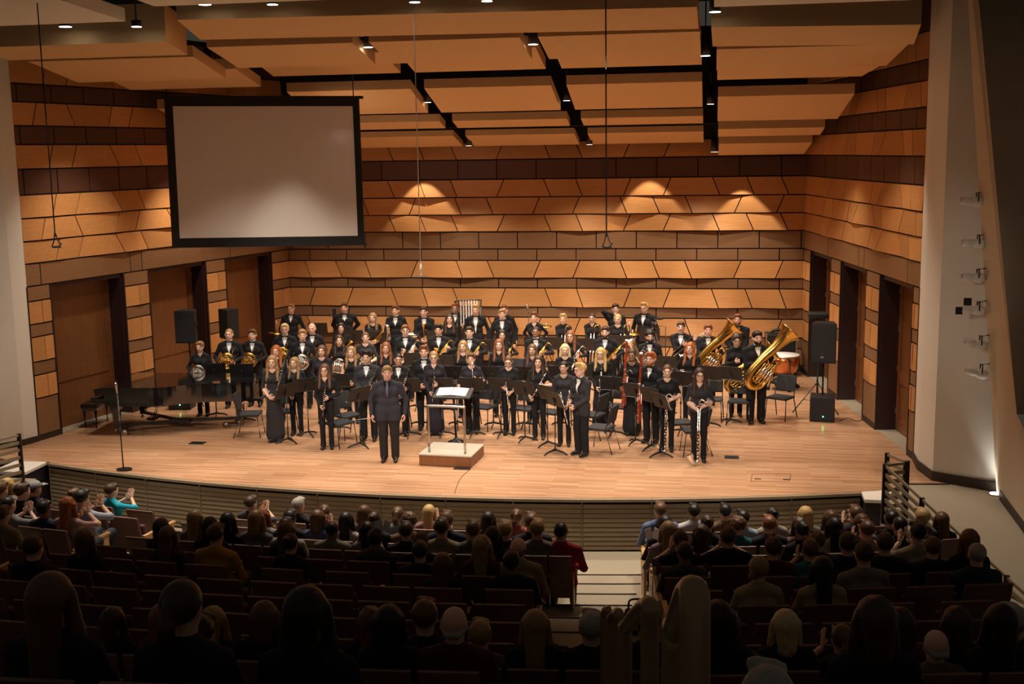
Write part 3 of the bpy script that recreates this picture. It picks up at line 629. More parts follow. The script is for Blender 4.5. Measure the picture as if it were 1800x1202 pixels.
def sdf_mesh(prims, h, k=0.03, cut=None, wob=None):
    """prims carry their material number last; returns V, Q, material of each quad (surface nets)"""
    bs = [prim_box(p) for p in prims]; lo = np.min([b[0] for b in bs], 0)-2.5*h-0.01; hi = np.max([b[1] for b in bs], 0)+2.5*h+0.01
    n = np.ceil((hi-lo)/h).astype(int)+1
    g = [lo[i]+h*np.arange(n[i]) for i in range(3)]
    D = np.full(n, BIG); L = np.zeros(n, np.int8); DM = np.full(n, BIG)
    for p, (a, b) in zip(prims, bs):
        m = max(0.07, 2*k)
        i0 = [max(0, int((a[i]-m-lo[i])/h)) for i in range(3)]; i1 = [min(n[i], int((b[i]+m-lo[i])/h)+2) for i in range(3)]
        sl = tuple(slice(i0[i], i1[i]) for i in range(3))
        X, Y, Z = np.meshgrid(g[0][sl[0]], g[1][sl[1]], g[2][sl[2]], indexing='ij', sparse=True)
        d = prim_d(p, X, Y, Z); d0 = D[sl]
        D[sl] = np.where(d0 > BIG/2, d, smin(d0, d, k))
        mm = d < DM[sl]; L[sl] = np.where(mm, p[-1], L[sl]); DM[sl] = np.minimum(DM[sl], d)
    X, Y, Z = np.meshgrid(*g, indexing='ij', sparse=True)
    if wob: D = D+wob[0]*np.sin(X*wob[1])*np.sin(Y*wob[1]+1)*np.sin(Z*wob[1]*0.8+2)
    if cut is not None: D = cut(D, X, Y, Z)
    S = D < 0
    c = [S[i:n[0]-1+i, j:n[1]-1+j, l:n[2]-1+l] for i in (0, 1) for j in (0, 1) for l in (0, 1)]
    cnt = sum(x.astype(np.int8) for x in c); act = (cnt > 0) & (cnt < 8)
    idx = np.full(act.shape, -1, np.int32); ii = np.argwhere(act); idx[act] = np.arange(len(ii))
    acc = np.zeros((len(ii), 3)); num = np.zeros(len(ii))
    corner = [(i, j, l) for i in (0, 1) for j in (0, 1) for l in (0, 1)]
    val = [D[ii[:, 0]+o[0], ii[:, 1]+o[1], ii[:, 2]+o[2]] for o in corner]
    for a in range(8):
        for b in range(a+1, 8):
            df = [abs(corner[a][q]-corner[b][q]) for q in range(3)]
            if sum(df) != 1: continue
            x = (val[a] < 0) != (val[b] < 0)
            t = np.where(x, val[a]/np.where(np.abs(val[a]-val[b]) < 1e-9, 1e-9, val[a]-val[b]), 0)
            for q in range(3): acc[:, q] += np.where(x, corner[a][q]+(corner[b][q]-corner[a][q])*t, 0)
            num += x
    V = lo+(ii+acc/np.maximum(num, 1)[:, None])*h
    lab = L[ii[:, 0], ii[:, 1], ii[:, 2]]
    Qs = []
    for ax in range(3):
        u, v = (ax+1) % 3, (ax+2) % 3
        s0 = [slice(1, n[q]-1) for q in range(3)]; s0[ax] = slice(0, n[ax]-1); s1 = list(s0); s1[ax] = slice(1, n[ax])
        A, B = S[tuple(s0)], S[tuple(s1)]; e = np.argwhere(A != B)
        if not len(e): continue
        off = np.array([1, 1, 1]); off[ax] = 0; e = e+off
        fl = S[e[:, 0], e[:, 1], e[:, 2]]
        def cell(du, dv):
            q = e.copy(); q[:, u] += du; q[:, v] += dv; return idx[q[:, 0], q[:, 1], q[:, 2]]
        q4 = np.stack([cell(-1, -1), cell(0, -1), cell(0, 0), cell(-1, 0)], 1)
        q4[~fl] = q4[~fl][:, ::-1]; Qs.append(q4)
    Q = np.concatenate(Qs); Q = Q[(Q >= 0).all(1)]
    return V, Q, lab[Q[:, 0]].astype(np.int32)
def mb_arrays(m):
    """quads of a MB as arrays (triangles/ngons fanned to quads by repeating a corner)"""
    V = np.array([tuple(v) for v in m.v]); Q = []; mi = []
    for f, k in zip(m.f, m.m):
        if len(f) == 4: Q.append(f); mi.append(k)
        else:
            c = len(V)
            for i in range(1, len(f)-1, 2): Q.append([f[0], f[i], f[i+1], f[min(i+2, len(f)-1)]] if i+2 <= len(f)-1 else [f[0], f[i], f[i+1], f[i+1]]); mi.append(k)
    ok = [i for i, q in enumerate(Q) if len(set(q)) == 4]; Q = [Q[i] for i in ok]; mi = [mi[i] for i in ok]
    return V, np.array(Q), np.array(mi)
def join(parts):
    V = []; Q = []; M_ = []; b = 0
    for (v, q, m) in parts: V.append(v); Q.append(q+b); M_.append(m); b += len(v)
    return np.concatenate(V), np.concatenate(Q), np.concatenate(M_)
def xform(part, M4):
    v, q, m = part; A = np.array(M4); return v@A[:3, :3].T+A[:3, 3], q, m
# material numbers inside a figure: 0 top, 1 legs, 2 skin, 3 shoes, 4 hair colour, 5 eye, 6 lips, 7 cuff/white
def head_part(h, fem, detail=True):
    w = 0.94 if fem else 1.0
    P = [('e', (0, .018, 1.657), (.077*w, .096, .092), 2), ('e', (0, -.026, 1.602), (.066*w, .070, .080), 2), ('e', (0, -.062, 1.551), (.030*w, .026, .026), 2),
         ('c', (0, -.094, 1.640), (0, -.112, 1.606), .009, .013, 1, 2), ('e', (-.079*w, .012, 1.622), (.011, .021, .032), 2), ('e', (.079*w, .012, 1.622), (.011, .021, .032), 2),
         ('c', (-.034, -.080, 1.660), (.034, -.080, 1.660), .013, .013, 1, 2), ('c', (0, .022, 1.43), (0, .010, 1.56), .061*w, .058*w, 1, 2)]
    part = sdf_mesh(P, h, 0.022)
    if not detail: return part
    m = MB()
    for s in (-1, 1):
        m.use(7).ball((s*.031, -.0865, 1.636), .0100, 8, (1.3, .6, .55)); m.use(5).ball((s*.031, -.0905, 1.636), .0062, 6, (1, .6, .95))
        m.use(4).tube([(s*.013, -.0975, 1.659), (s*.033, -.0965, 1.664), (s*.052, -.083, 1.657)], .0045, 5)
    m.use(6).tube([(-.026, -.082, 1.5795), (-.012, -.0935, 1.572), (.012, -.0935, 1.572), (.026, -.082, 1.5795)], [.003, .0065, .0065, .003], 6, 3)
    m.use(7).tube([(-.016, -.0915, 1.576), (0, -.0975, 1.5735), (.016, -.0915, 1.576)], .0034, 5)
    return join([part, mb_arrays(m)])
def hand_part(h, mode):
    """wrist at origin, fingers along +Z, thumb on +X, palm facing -Y"""
    P = [('c', (-.004, 0, .0), (-.002, 0, .03), .024, .028, .62, 2), ('c', (-.012, -.002, .035), (-.012, -.004, .075), .024, .024, .55, 2), ('c', (.014, -.002, .035), (.014, -.004, .075), .022, .022, .55, 2)]
    curl = {'grip': (0.9, 1.2, 0.9), 'relax': (0.35, 0.5, 0.35), 'flat': (0.06, 0.08, 0.06)}[mode]
    for x, ln, sp in ((-.030, .78, -.10), (-.011, .95, -.03), (.009, 1.0, .03), (.028, .92, .10)):
        p = Vector((x, -.002, .082)); a = 0.0
        for s_, (l0, c) in enumerate(zip((.040, .027, .022), curl)):
            a += c; d = Vector((math.sin(sp)*math.cos(a), -math.sin(a), math.cos(a)*math.cos(sp))); q = p+d*l0*ln
            P.append(('c', tuple(p), tuple(q), .0092-.0008*s_, .0084-.0008*s_, 1, 2)); p = q
    p = Vector((.028, -.006, .022))
    for l0, d in ((.040, (.72, -.30 if mode != 'flat' else -.05, .62)), (.030, (.35, -.45 if mode == 'grip' else -.15, .82))):
        q = p+Vector(d).normalized()*l0; P.append(('c', tuple(p), tuple(q), .0115, .0095, 1, 2)); p = q
    return sdf_mesh(P, h, 0.006)
HEADS = {(f, d): head_part(d, f, d < 0.014) for f in (0, 1) for d in (0.0115, 0.019)}
HANDS = {(m, d): hand_part(d, m) for m in ('grip', 'relax', 'flat') for d in (0.0075, 0.010)}
def ik(S, T, l1, l2, pole):
    S, T = Vector(S), Vector(T); d = T-S; L = min(d.length, l1+l2-0.004); d.normalize(); T = S+d*L
    a = (l1*l1-l2*l2+L*L)/(2*L); hh = math.sqrt(max(0, l1*l1-a*a)); pl = Vector(pole); pl = (pl-d*pl.dot(d)).normalized()
    return S+d*a+pl*hh, T
def hand_frame(dirz, thumb, left):
    """matrix for a hand; thumb = rough direction of the thumb side"""
    z = Vector(dirz).normalized(); x = Vector(thumb); x = (x-z*x.dot(z)).normalized(); y = z.cross(x)
    Mx = Matrix((x, y, z)).transposed().to_4x4()
    return Mx
class Fig: pass
def torso_prims(o, bw, bd, fem, zo=0.0):
    """bw, bd: width and depth of the build; zo lowers the trunk for sitting"""
    Z = lambda z: z+zo; sh = .168 if fem else .185
    P = [('c', (-.075*bw, .005, Z(.96)), (.075*bw, .005, Z(.96)), .118*bd, .118*bd, .90, 0), ('c', (-.06*bw, 0, Z(1.10)), (.06*bw, 0, Z(1.10)), (.098 if fem else .114)*bd, (.098 if fem else .114)*bd, .88, 0),
         ('c', (-.085*bw, .0, Z(1.27)), (.085*bw, .0, Z(1.27)), .112*(.5+.5*bd), .112*(.5+.5*bd), .86, 0), ('c', (0, .02, Z(1.42)), (0, .018, Z(1.478)), .070, .058, 1, 0)]
    for s in (-1, 1): P.append(('c', (s*.03, .015, Z(1.435)), (s*sh*bw, .012, Z(1.385)), .066, .058, 1, 0))
    if fem: P += [('e', (s*.068, -.078*bd, Z(1.265)), (.058, .046, .058), 0) for s in (-1, 1)]
    return P
def figure(sex, outfit, armR, armL, bw=1.0, bd=1.0, sleeve='long', h=0.02, seated=False, hand=('relax', 'relax'), hdirR=None, hdirL=None, thumbR=None, thumbL=None, head_yaw=0.0, head_tilt=0.0, stance=0.09, shirt=True, hd=None, legs=True, neck_skin=False):
    fem = sex == 'f'; zo = -0.47 if seated else 0.0; hd = hd or (0.0075 if h < 0.025 else 0.010)
    P = torso_prims(outfit, bw, bd, fem, zo); neck = Vector((0, .006, 1.442+zo)); parts = []
    if neck_skin: P = [q[:-1]+(2,) if (q[0] == 'c' and q[1][0] == 0 and q[3] == .070) else q for q in P]
    trunk = list(P)
    for s, T, hm, hdir, th in ((-1, armR, hand[0], hdirR, thumbR), (1, armL, hand[1], hdirL, thumbL)):
        S = Vector((s*(.180 if fem else .198)*bw, .012, 1.378+zo)); E_, W_ = ik(S, T, .285, .265, (s*0.75, 0.75, -0.35))
        ru = .049*(0.86 if fem else 1.0)*(0.5+0.5*bd)
        up_m = 2 if sleeve == 'none' else 0
        P.append(('c', tuple(S), tuple(E_), ru*1.12, ru*.92, 1, up_m))
        if sleeve == 'long': P.append(('c', tuple(E_), tuple(W_), ru*.92, ru*.74, 1, 0))
        elif sleeve == 'three':
            mid = E_.lerp(W_, .35); P += [('c', tuple(E_), tuple(mid), ru*.9, ru*.82, 1, 0), ('c', tuple(mid), tuple(W_), .038, .029, 1, 2)]
        else: P.append(('c', tuple(E_), tuple(W_), .040, .029, 1, 2))
        d = (W_-E_).normalized()
        th = th or (Vector((-s*0.3, -1, 0.35)) if d.z < -0.6 else Vector((0, -0.2, 1)))
        hz = Vector(hdir) if hdir else d
        Mh = Matrix.Translation(W_-d*.012) @ hand_frame(hz, th, s > 0)
        hp = HANDS[(hm, hd)]
        # palm should face the body / the held thing: mirror for the left hand
        if s > 0: v, q, m = hp; hp = (v*np.array([1, -1, 1]), q[:, ::-1], m)
        parts.append(xform(hp, Mh))
        if outfit in ('tux', 'suit') and shirt:
            c = MB(); c.use(7 if outfit == 'tux' else 0).tube([W_-d*.03, W_+d*.012], ru*.70, 8, cap=False); parts.append(mb_arrays(c))
    if not seated:
        for s in (-1, 1):
            hx = s*.092*bw; ax = s*stance*(1.0+0.1*(bw-1))
            if outfit == 'dress':
                pass
            else:
                fl_ = .078 if outfit == 'flare' else .058
                kk = 0.82 if fem and outfit != 'flare' else 1.0
                P += [('c', (hx, .005, .93), (ax*1.02, -.008, .50), .097*(.4+.6*bd)*(.95 if fem else 1), .074*kk*(.5+.5*bd), 1, 1), ('c', (ax*1.02, -.008, .50), (ax, .015, .10), .072*kk*(.5+.5*bd), (fl_+.006)*kk*(1.05 if outfit != 'flare' else 1)*(.6+.4*bd), 1, 1)]
                if outfit in ('tux', 'suit'): P += [('c', (hx, .0, .96), (hx*1.05, .0, .82), .106*(.3+.7*bd), .112*(.3+.7*bd), .92, 0)]
            P += [('c', (ax, .03, .048), (ax+s*.015, -.125, .036), .043, .036, 1, 3), ('c', (ax, .03, .03), (ax, .015, .13), .034, .04, 1, 3 if outfit != 'top' else 2)]
        if outfit == 'dress':
            P += [('c', (0, .01, .98), (0, .01, .55), .15*bd, .165, .88, 0), ('c', (0, .01, .55), (0, .01, .16), .165, .19, .9, 0)]
    elif legs:
        for s in (-1, 1):
            P += [('c', (s*.085*bw, 0, .48), (s*.12, -.43, .52), .088*bd, .065, 1, 1), ('c', (s*.12, -.43, .52), (s*.12, -.40, .10), .062, .048, 1, 1), ('c', (s*.12, -.39, .045), (s*.13, -.54, .04), .042, .036, 1, 3)]
    parts.append(sdf_mesh(P, h, 0.032))
    MH = Matrix.Translation(neck) @ Euler((R_(head_tilt), 0, R_(head_yaw))).to_matrix().to_4x4() @ Matrix.Diagonal((1.08, 1.08, 1.05, 1)) @ Matrix.Translation(-Vector((0, .012, 1.47)))
    parts.append(xform(HEADS[(1 if fem else 0, 0.0115 if h < 0.025 else 0.019)], MH))
    F = Fig(); F.V, F.Q, F.M = join(parts); F.MH = MH; F.trunk = trunk; F.all = P
    return F
def front_y(prims, x, z, y0=-0.42):
    """march from the front onto the clothed trunk"""
    x = np.asarray(x, float); z = np.asarray(z, float); y = np.full(x.shape, y0)
    for _ in range(36):
        d = field(prims, x, y, z, 0.032); y = y+np.clip(d, -0.01, 0.05)*0.9
    return y
def patch(prims, fn, zt, zb, nz=9, nx=6, off=0.006, th=0.004):
    """cloth piece lying on the chest; fn(z) gives left and right edges"""
    X = []; Z = []
    for i in range(nz):
        z = zt+(zb-zt)*i/(nz-1); a, b = fn(z)
        for j in range(nx): X.append(a+(b-a)*j/(nx-1)); Z.append(z)
    Y = front_y(prims, X, Z)-off
    V = np.stack([X, Y, Z], 1); B = V+np.array([0, th, 0]); n = nz*nx
    Q = [(i*nx+j, (i+1)*nx+j, (i+1)*nx+j+1, i*nx+j+1) for i in range(nz-1) for j in range(nx-1)]
    R2 = [(n+a, n+d, n+c, n+b) for (a, b, c, d) in Q]
    rim = [i*nx for i in range(nz)]+[(nz-1)*nx+j for j in range(1, nx)]+[i*nx+nx-1 for i in range(nz-2, -1, -1)]+[j for j in range(nx-2, 0, -1)]
    S_ = [(rim[i], rim[(i+1) % len(rim)], n+rim[(i+1) % len(rim)], n+rim[i]) for i in range(len(rim))]
    return np.concatenate([V, B]), np.array(Q+R2+S_)
# ---- hair, shared shapes
def hair_mesh(style):
    low = lambda zc, back=0.0: (lambda D, X, Y, Z: np.maximum(np.maximum(D, -prim_d(('e', (0, -.118, 1.596), (.073, .098, .108)), X, Y, Z)), (zc-back*np.clip(Y/0.1, -1, 1))-Z))
    cap = [('e', (0, .022, 1.668), (.087, .107, .094), 0)]
    wob = None; cut = low(1.602, 0.075); h = 0.0135
    if style == 'short': P = cap+[('c', (-.045, -.062, 1.722), (.035, -.070, 1.728), .026, .030, 1, 0)]; wob = (.004, 90)
    elif style == 'buzz': P = [('e', (0, .022, 1.660), (.081, .101, .092), 0)]
    elif style == 'tuft': P = cap+[('c', (-.04, -.05, 1.74), (.04, -.055, 1.745), .032, .036, 1, 0)]; wob = (.008, 80)
    elif style == 'curlytop': P = [('e', (0, .022, 1.685), (.102, .116, .10), 0)]; wob = (.012, 75)
    elif style in ('long', 'wavy', 'verylong'):
        zl = 1.16 if style == 'verylong' else 1.30
        P = cap+[('c', (0, .075, 1.64), (0, .105, zl+.08), .075, .062, .6, 0)]
        for s in (-1, 1): P += [('c', (s*.074, .0, 1.66), (s*.086, -.01, 1.50), .030, .034, 1, 0), ('c', (s*.086, -.01, 1.50), (s*.095, -.075, zl), .036, .026, 1, 0)]
        cut = lambda D, X, Y, Z: np.maximum(D, -prim_d(('e', (0, -.105, 1.580), (.068, .098, .122)), X, Y, Z)); wob = (.009, 60) if style == 'wavy' else (.003, 110)
    elif style == 'bob':
        P = cap+[('c', (0, .07, 1.64), (0, .085, 1.50), .078, .065, .7, 0)]
        for s in (-1, 1): P += [('c', (s*.074, .01, 1.66), (s*.088, .0, 1.50), .032, .034, 1, 0)]
        cut = lambda D, X, Y, Z: np.maximum(D, -prim_d(('e', (0, -.105, 1.588), (.070, .098, .118)), X, Y, Z)); wob = (.005, 80)
    elif style == 'bun': P = [('e', (0, .022, 1.662), (.081, .101, .091), 0), ('e', (0, .115, 1.70), (.042, .042, .042), 0)]
    elif style == 'pony': P = [('e', (0, .022, 1.662), (.082, .102, .092), 0), ('c', (0, .115, 1.69), (.01, .15, 1.60), .026, .034, 1, 0), ('c', (.01, .15, 1.60), (.02, .13, 1.42), .034, .016, 1, 0)]
    elif style == 'sidepony':
        P = [('e', (0, .022, 1.662), (.083, .103, .092), 0), ('c', (.06, .06, 1.60), (.10, .0, 1.47), .032, .034, 1, 0), ('c', (.10, .0, 1.47), (.10, -.085, 1.22), .034, .018, 1, 0)]
    elif style == 'fringe':
        P = [('c', (-.07, .03, 1.62), (-.03, .105, 1.60), .022, .022, 1, 0), ('c', (.07, .03, 1.62), (.03, .105, 1.60), .022, .022, 1, 0), ('c', (-.03, .105, 1.60), (.03, .105, 1.60), .022, .022, 1, 0)]; cut = low(1.57)
    elif style == 'beard':
        P = [('e', (0, -.034, 1.572), (.066, .070, .062), 0), ('e', (0, -.068, 1.540), (.040, .036, .034), 0)]
        cut = lambda D, X, Y, Z: np.maximum(np.maximum(D, Z-1.618+np.where(Y < -.06, .030, 0.0)), -prim_d(('e', (0, -.105, 1.577), (.022, .03, .009)), X, Y, Z)); h = 0.011
    elif style == 'moustache': P = [('c', (-.026, -.093, 1.586), (.026, -.093, 1.586), .0085, .0085, 1, 0)]; cut = None; h = 0.006
    elif style == 'cap':
        P = [('e', (0, .022, 1.690), (.094, .112, .082), 0), ('c', (-.045, -.10, 1.675), (.045, -.10, 1.675), .03, .03, 1, 0), ('c', (-.04, -.165, 1.668), (.04, -.165, 1.668), .028, .028, 1, 0)]
        cut = lambda D, X, Y, Z: np.maximum(np.maximum(D, 1.66-Z), np.where(Y < -.09, Z-1.682, -1.0))
    V, Q, m = sdf_mesh(P, h, 0.02, cut, wob)
    return np_mesh('hair_'+style, V, Q, None, [MT['black']])
HAIR = {}
def get_hair(style):
    if style not in HAIR: HAIR[style] = hair_mesh(style)
    return HAIR[style]
def own_mat(o, m, i=0):
    o.material_slots[i].link = 'OBJECT'; o.material_slots[i].material = m
CMAT = {}
def cm(kind, col):
    """material by kind and colour, made once"""
    key = (kind, tuple(col))
    if key not in CMAT:
        if kind == 'cloth': CMAT[key] = mat('cloth_%d' % len(CMAT), col, 0.85, spec=0.25, noise=((45, 45, 45), 0.12))
        elif kind == 'skin': CMAT[key] = mat('skin_%d' % len(CMAT), col, 0.5, spec=0.35)
        elif kind == 'hair': CMAT[key] = mat('hair_%d' % len(CMAT), col, 0.45, spec=0.4, noise=((120, 120, 14), 0.35))
        elif kind == 'shoe': CMAT[key] = mat('shoe_%d' % len(CMAT), col, 0.3)
    return CMAT[key]
SKIN = {'fair': (.72, .46, .35), 'pink': (.74, .44, .34), 'tan': (.50, .29, .18), 'olive': (.60, .37, .25), 'brown': (.26, .135, .075)}
HCOL = {'blond': (.52, .34, .13), 'paleblond': (.62, .47, .24), 'dkblond': (.30, .18, .075), 'brown': (.115, .055, .025), 'dkbrown': (.05, .025, .014), 'black': (.014, .010, .009), 'red': (.36, .10, .025), 'auburn': (.20, .07, .028), 'grey': (.32, .30, .27)}
BLK = (.013, .013, .015); NAVY = (.018, .021, .033); CHAR = (.032, .031, .036); PLUM = (.026, .021, .030)
MT['bow'] = mat('black_satin', (.010, .010, .012), 0.35)
MT['shirt'] = mat('white_shirt', (.82, .82, .82), 0.7)
MT['eye'] = mat('dark_eye', (.02, .013, .01), 0.25)
MT['lips'] = mat('lips', (.50, .17, .14), 0.45)
def bow_mesh():
    m = MB(); m.bbox((0, 0, 0), (.020, .018, .022), .004)
    for s in (-1, 1): m.add([(s*.008, -.008, .008), (s*.058, -.008, .021), (s*.058, -.008, -.021), (s*.008, -.008, -.008), (s*.008, .006, .008), (s*.058, .006, .021), (s*.058, .006, -.021), (s*.008, .006, -.008)], [(0, 1, 2, 3), (4, 7, 6, 5), (0, 4, 5, 1), (1, 5, 6, 2), (2, 6, 7, 3)])
    return m.mesh('bow_tie', MT['bow'])
BOW = bow_mesh()
def glass_mesh():
    m = MB()
    for s in (-1, 1):
        m.tube([(s*.031+.022*math.cos(a), -.107, 1.634+.016*math.sin(a)) for a in [i*math.pi/5 for i in range(11)]], .0026, 5, cap=False)
        m.tube([(s*.053, -.106, 1.638), (s*.079, -.03, 1.640), (s*.080, .01, 1.635)], .0024, 5)
    m.tube([(-.010, -.108, 1.637), (.010, -.108, 1.637)], .0024, 5)
    return m.mesh('glasses', MT['black'])
GLASSES = glass_mesh()
# ================================================================== INSTRUMENTS (each along its own +Z, front towards -Y)
MT['gold'] = mat('lacquered_brass', (.78, .50, .13), 0.22, metal=1.0)
MT['silver'] = mat('silver_plate', (.80, .78, .74), 0.2, metal=1.0)
MT['ebony'] = mat('ebony_wood', (.012, .011, .012), 0.3)
MT['maplered'] = mat('red_bassoon_maple', (.30, .035, .012), 0.25, coat=0.5)
MT['copper'] = mat('copper_bowl', (.62, .24, .10), 0.28, metal=1.0)
MT['paper'] = mat('white_paper', (.85, .85, .83), 0.9)
def i_clarinet(r, m=None):
    MB().lathe([(.030, 0), (.026, .03), (.0155, .11), (.0135, .16), (.0135, .60), (.016, .605), (.016, .615), (.012, .62)], n=10).build('body', MT['ebony'], r)
    MB().lathe([(.012, .62), (.012, .64), (.006, .70)], n=8).build('mouthpiece', MT['black'], r)
    k = MB()
    for z in (.14, .335, .345, .60): k.lathe([(.0165, z), (.0165, z+.008)], n=8)
    for i in range(9): k.lathe([(.008, 0), (.008, .005)], (((-1)**i)*.004, -.0135, .18+.045*i), (0, -1, 0), 6)
    k.tube([(.012, -.008, .18), (.013, -.008, .57)], .0025, 5); k.tube([(-.012, -.006, .2), (-.012, -.008, .5)], .0025, 5); k.build('keys', MT['silver'], r)
def i_flute(r, m=None):
    MB().lathe([(.0095, 0), (.0095, .68)], n=8).build('tube', MT['silver'], r)
    k = MB()
    for i in range(12): k.lathe([(.010, 0), (.010, .006)], (0, -.009, .05+.033*i), (0, -1, 0), 6)
    k.tube([(.010, -.006, .05), (.010, -.006, .44)], .003, 5); k.build('keys', MT['silver'], r)
    MB().bbox((0, -.009, .595), (.026, .016, .045), .004).build('lip_plate', MT['silver'], r)
def bell(r, p, d, rad, ln, m, name='bell', n=18):
    prof = [(rad*.10, 0), (rad*.13, ln*.3), (rad*.22, ln*.6), (rad*.45, ln*.84), (rad*.75, ln*.95), (rad, ln), (rad*.97, ln+.004), (rad*.70, ln*.945), (rad*.40, ln*.83), (rad*.18, ln*.6)]
    return MB().lathe(prof, p, d, n, cap=False).build(name, m, r)
def i_trumpet(r, m=None):
    m = m or MT['gold']
    bell(r, (.0, 0, .16), (0, 0, 1), .061, .33, m)
    MB().tube([(0, 0, .18), (0, 0, .04), (0.02, 0, 0), (.05, 0, 0), (.07, 0, .04), (.07, 0, .30), (.05, 0, .35), (.03, 0, .33), (.03, 0, .2)], .0065, 8, 4).build('leadpipe', m, r)
    for i in range(3): MB().lathe([(.0085, -.045), (.0085, .055), (.004, .056), (.004, .075), (.008, .077)], (.035, 0, .13+.028*i), (1, 0, 0), 8).build('valve', m, r)
    MB().lathe([(.006, -.05), (.006, 0), (.012, .02)], (.07, 0, 0), (0, 0, -1), 8).build('mouthpiece', MT['silver'], r)
def i_horn(r, m=None):
    m = m or MT['gold']
    circ = lambda rad, a0, a1, cx=0, cz=0, y=0: [(cx+rad*math.cos(R_(a)), y, cz+rad*math.sin(R_(a))) for a in range(a0, a1+1, 20)]
    MB().tube(circ(.165, 150, 480), [.010, .012, .015, .020], 8, 1).build('large_branch', m, r)
    k = MB()
    for rad, y, cx in ((.145, -.025, .0), (.125, .015, .01), (.105, -.035, -.01), (.085, .0, .0), (.065, -.03, .03), (.045, -.035, -.05)): k.tube(circ(rad, 0, 360, cx, 0, y), .0075, 6, cap=False)
    for i in range(6): k.tube([(-.10+.035*i, -.042, -.11+.01*i), (-.08+.035*i, -.042, .10-.01*i)], .007, 6)
    k.build('tubing', m, r)
    for i in range(4): MB().lathe([(.017, 0), (.017, .05), (.010, .055)], (-.05+.04*i, -.01, .02), (0, -1, 0), 10).build('valve', MT['silver'] if m == MT['silver'] else m, r)
    bell(r, (-.06, .0, -.14), (-.86, -.40, .22), .15, .30, m)
    MB().tube([(.12, -.02, .13), (.17, -.01, .26)], [.004, .007], 6).build('mouthpipe', m, r)
def i_sax(r, m=None):
    m = m or MT['gold']
    MB().tube([(.0, 0, .56), (.0, 0, .30), (-.0, 0, .06), (-.05, 0, -.0), (-.10, -.01, .06), (-.12, -.02, .20), (-.145, -.03, .30)], [.014, .020, .027, .032, .036, .045, .066], 12, 4, cap=False).build('body', m, r)
    MB().lathe([(.064, 0), (.070, .008), (.060, .010)], (-.145, -.03, .295), (-.2, -.1, 1), 16, cap=False).build('bell_rim', m, r)
    MB().tube([(0, 0, .56), (0, -.01, .61), (.04, -.02, .64), (.10, -.02, .63)], [.013, .011, .009, .008], 8, 3).build('neck', m, r)
    MB().tube([(.10, -.02, .63), (.15, -.02, .615)], [.010, .006], 8).build('mouthpiece', MT['black'], r)
    k = MB()
    for i in range(9): k.lathe([(.016-.0006*i, 0), (.016-.0006*i, .010)], (((-1)**i)*.006, -.022+.001*i, .08+.05*i), (0, -1, 0), 8)
    k.tube([(.024, -.014, .08), (.018, -.014, .5)], .0035, 5); k.tube([(-.026, -.012, .1), (-.02, -.012, .5)], .0035, 5)
    for i in range(3): k.lathe([(.026, 0), (.026, .012)], (-.12, -.05, .06+.07*i), (0, -1, 0), 8)
    k.build('keys', m, r)
def i_tuba(r, m=None, sc=1.1):
    m = m or MT['gold']; S = lambda P: [(x*sc, y*sc, z*sc) for (x, y, z) in P]
    MB().tube(S([(.13, 0, .45), (.13, 0, .12), (.08, 0, .0), (-.02, 0, -.05), (-.12, 0, .0), (-.17, 0, .14), (-.15, 0, .45), (-.10, 0, .70)]), [x*sc for x in (.032, .040, .052, .060, .064, .068, .075, .085)], 12, 5, cap=False).build('bow', m, r)
    b = MB().lathe([(.082*sc, 0), (.09*sc, .12*sc), (.115*sc, .26*sc), (.155*sc, .35*sc), (.205*sc, .40*sc), (.208*sc, .41*sc), (.195*sc, .403*sc), (.145*sc, .345*sc), (.10*sc, .25*sc)], (-.108*sc, 0, .66*sc), (.12, 0, 1), 22, cap=False); b.build('bell', m, r)
    k = MB()
    for i, (a, b_) in enumerate(((.03, .34), (.08, .40), (-.03, .30), (-.08, .24))):
        k.tube(S([(a-.02, -.05-.012*i, .05), (a-.02, -.05-.012*i, b_), (a+.01, -.05-.012*i, b_+.05), (a+.04, -.05-.012*i, b_), (a+.04, -.05-.012*i, .08), (a+.01, -.05-.012*i, .03)]), .0105*sc, 8, 4)
    k.tube(S([(.13, -.02, .45), (.12, -.04, .56), (.05, -.05, .60), (.0, -.05, .54), (.02, -.05, .42)]), .016*sc, 8, 4)
    k.tube(S([(-.13, -.06, .12), (-.05, -.075, .05), (.06, -.07, .10), (.1, -.06, .2)]), .012*sc, 8, 4); k.build('tubing', m, r)
    k2 = MB()
    for i in range(5): k2.tube(S([(-.10+.04*i, -.085, .10+.02*i), (-.10+.04*i, -.085, .36+.02*i), (-.085+.04*i, -.085, .39+.02*i), (-.07+.04*i, -.085, .36+.02*i), (-.07+.04*i, -.085, .10+.02*i)]), .008*sc, 6, 3)
    k2.build('valve_slides', m, r)
    for i in range(4): MB().lathe([(.022*sc, 0), (.022*sc, .14*sc), (.010*sc, .145*sc), (.010*sc, .165*sc), (.017*sc, .168*sc)], ((-.05+.05*i)*sc, -.075*sc, .18*sc), (.0, -.15, 1), 10).build('valve', MT['silver'], r)
    MB().tube(S([(.05, -.05, .60), (.16, -.06, .66), (.22, -.04, .62)]), [.012*sc, .008*sc, .010*sc], 8, 3).build('leadpipe', m, r)
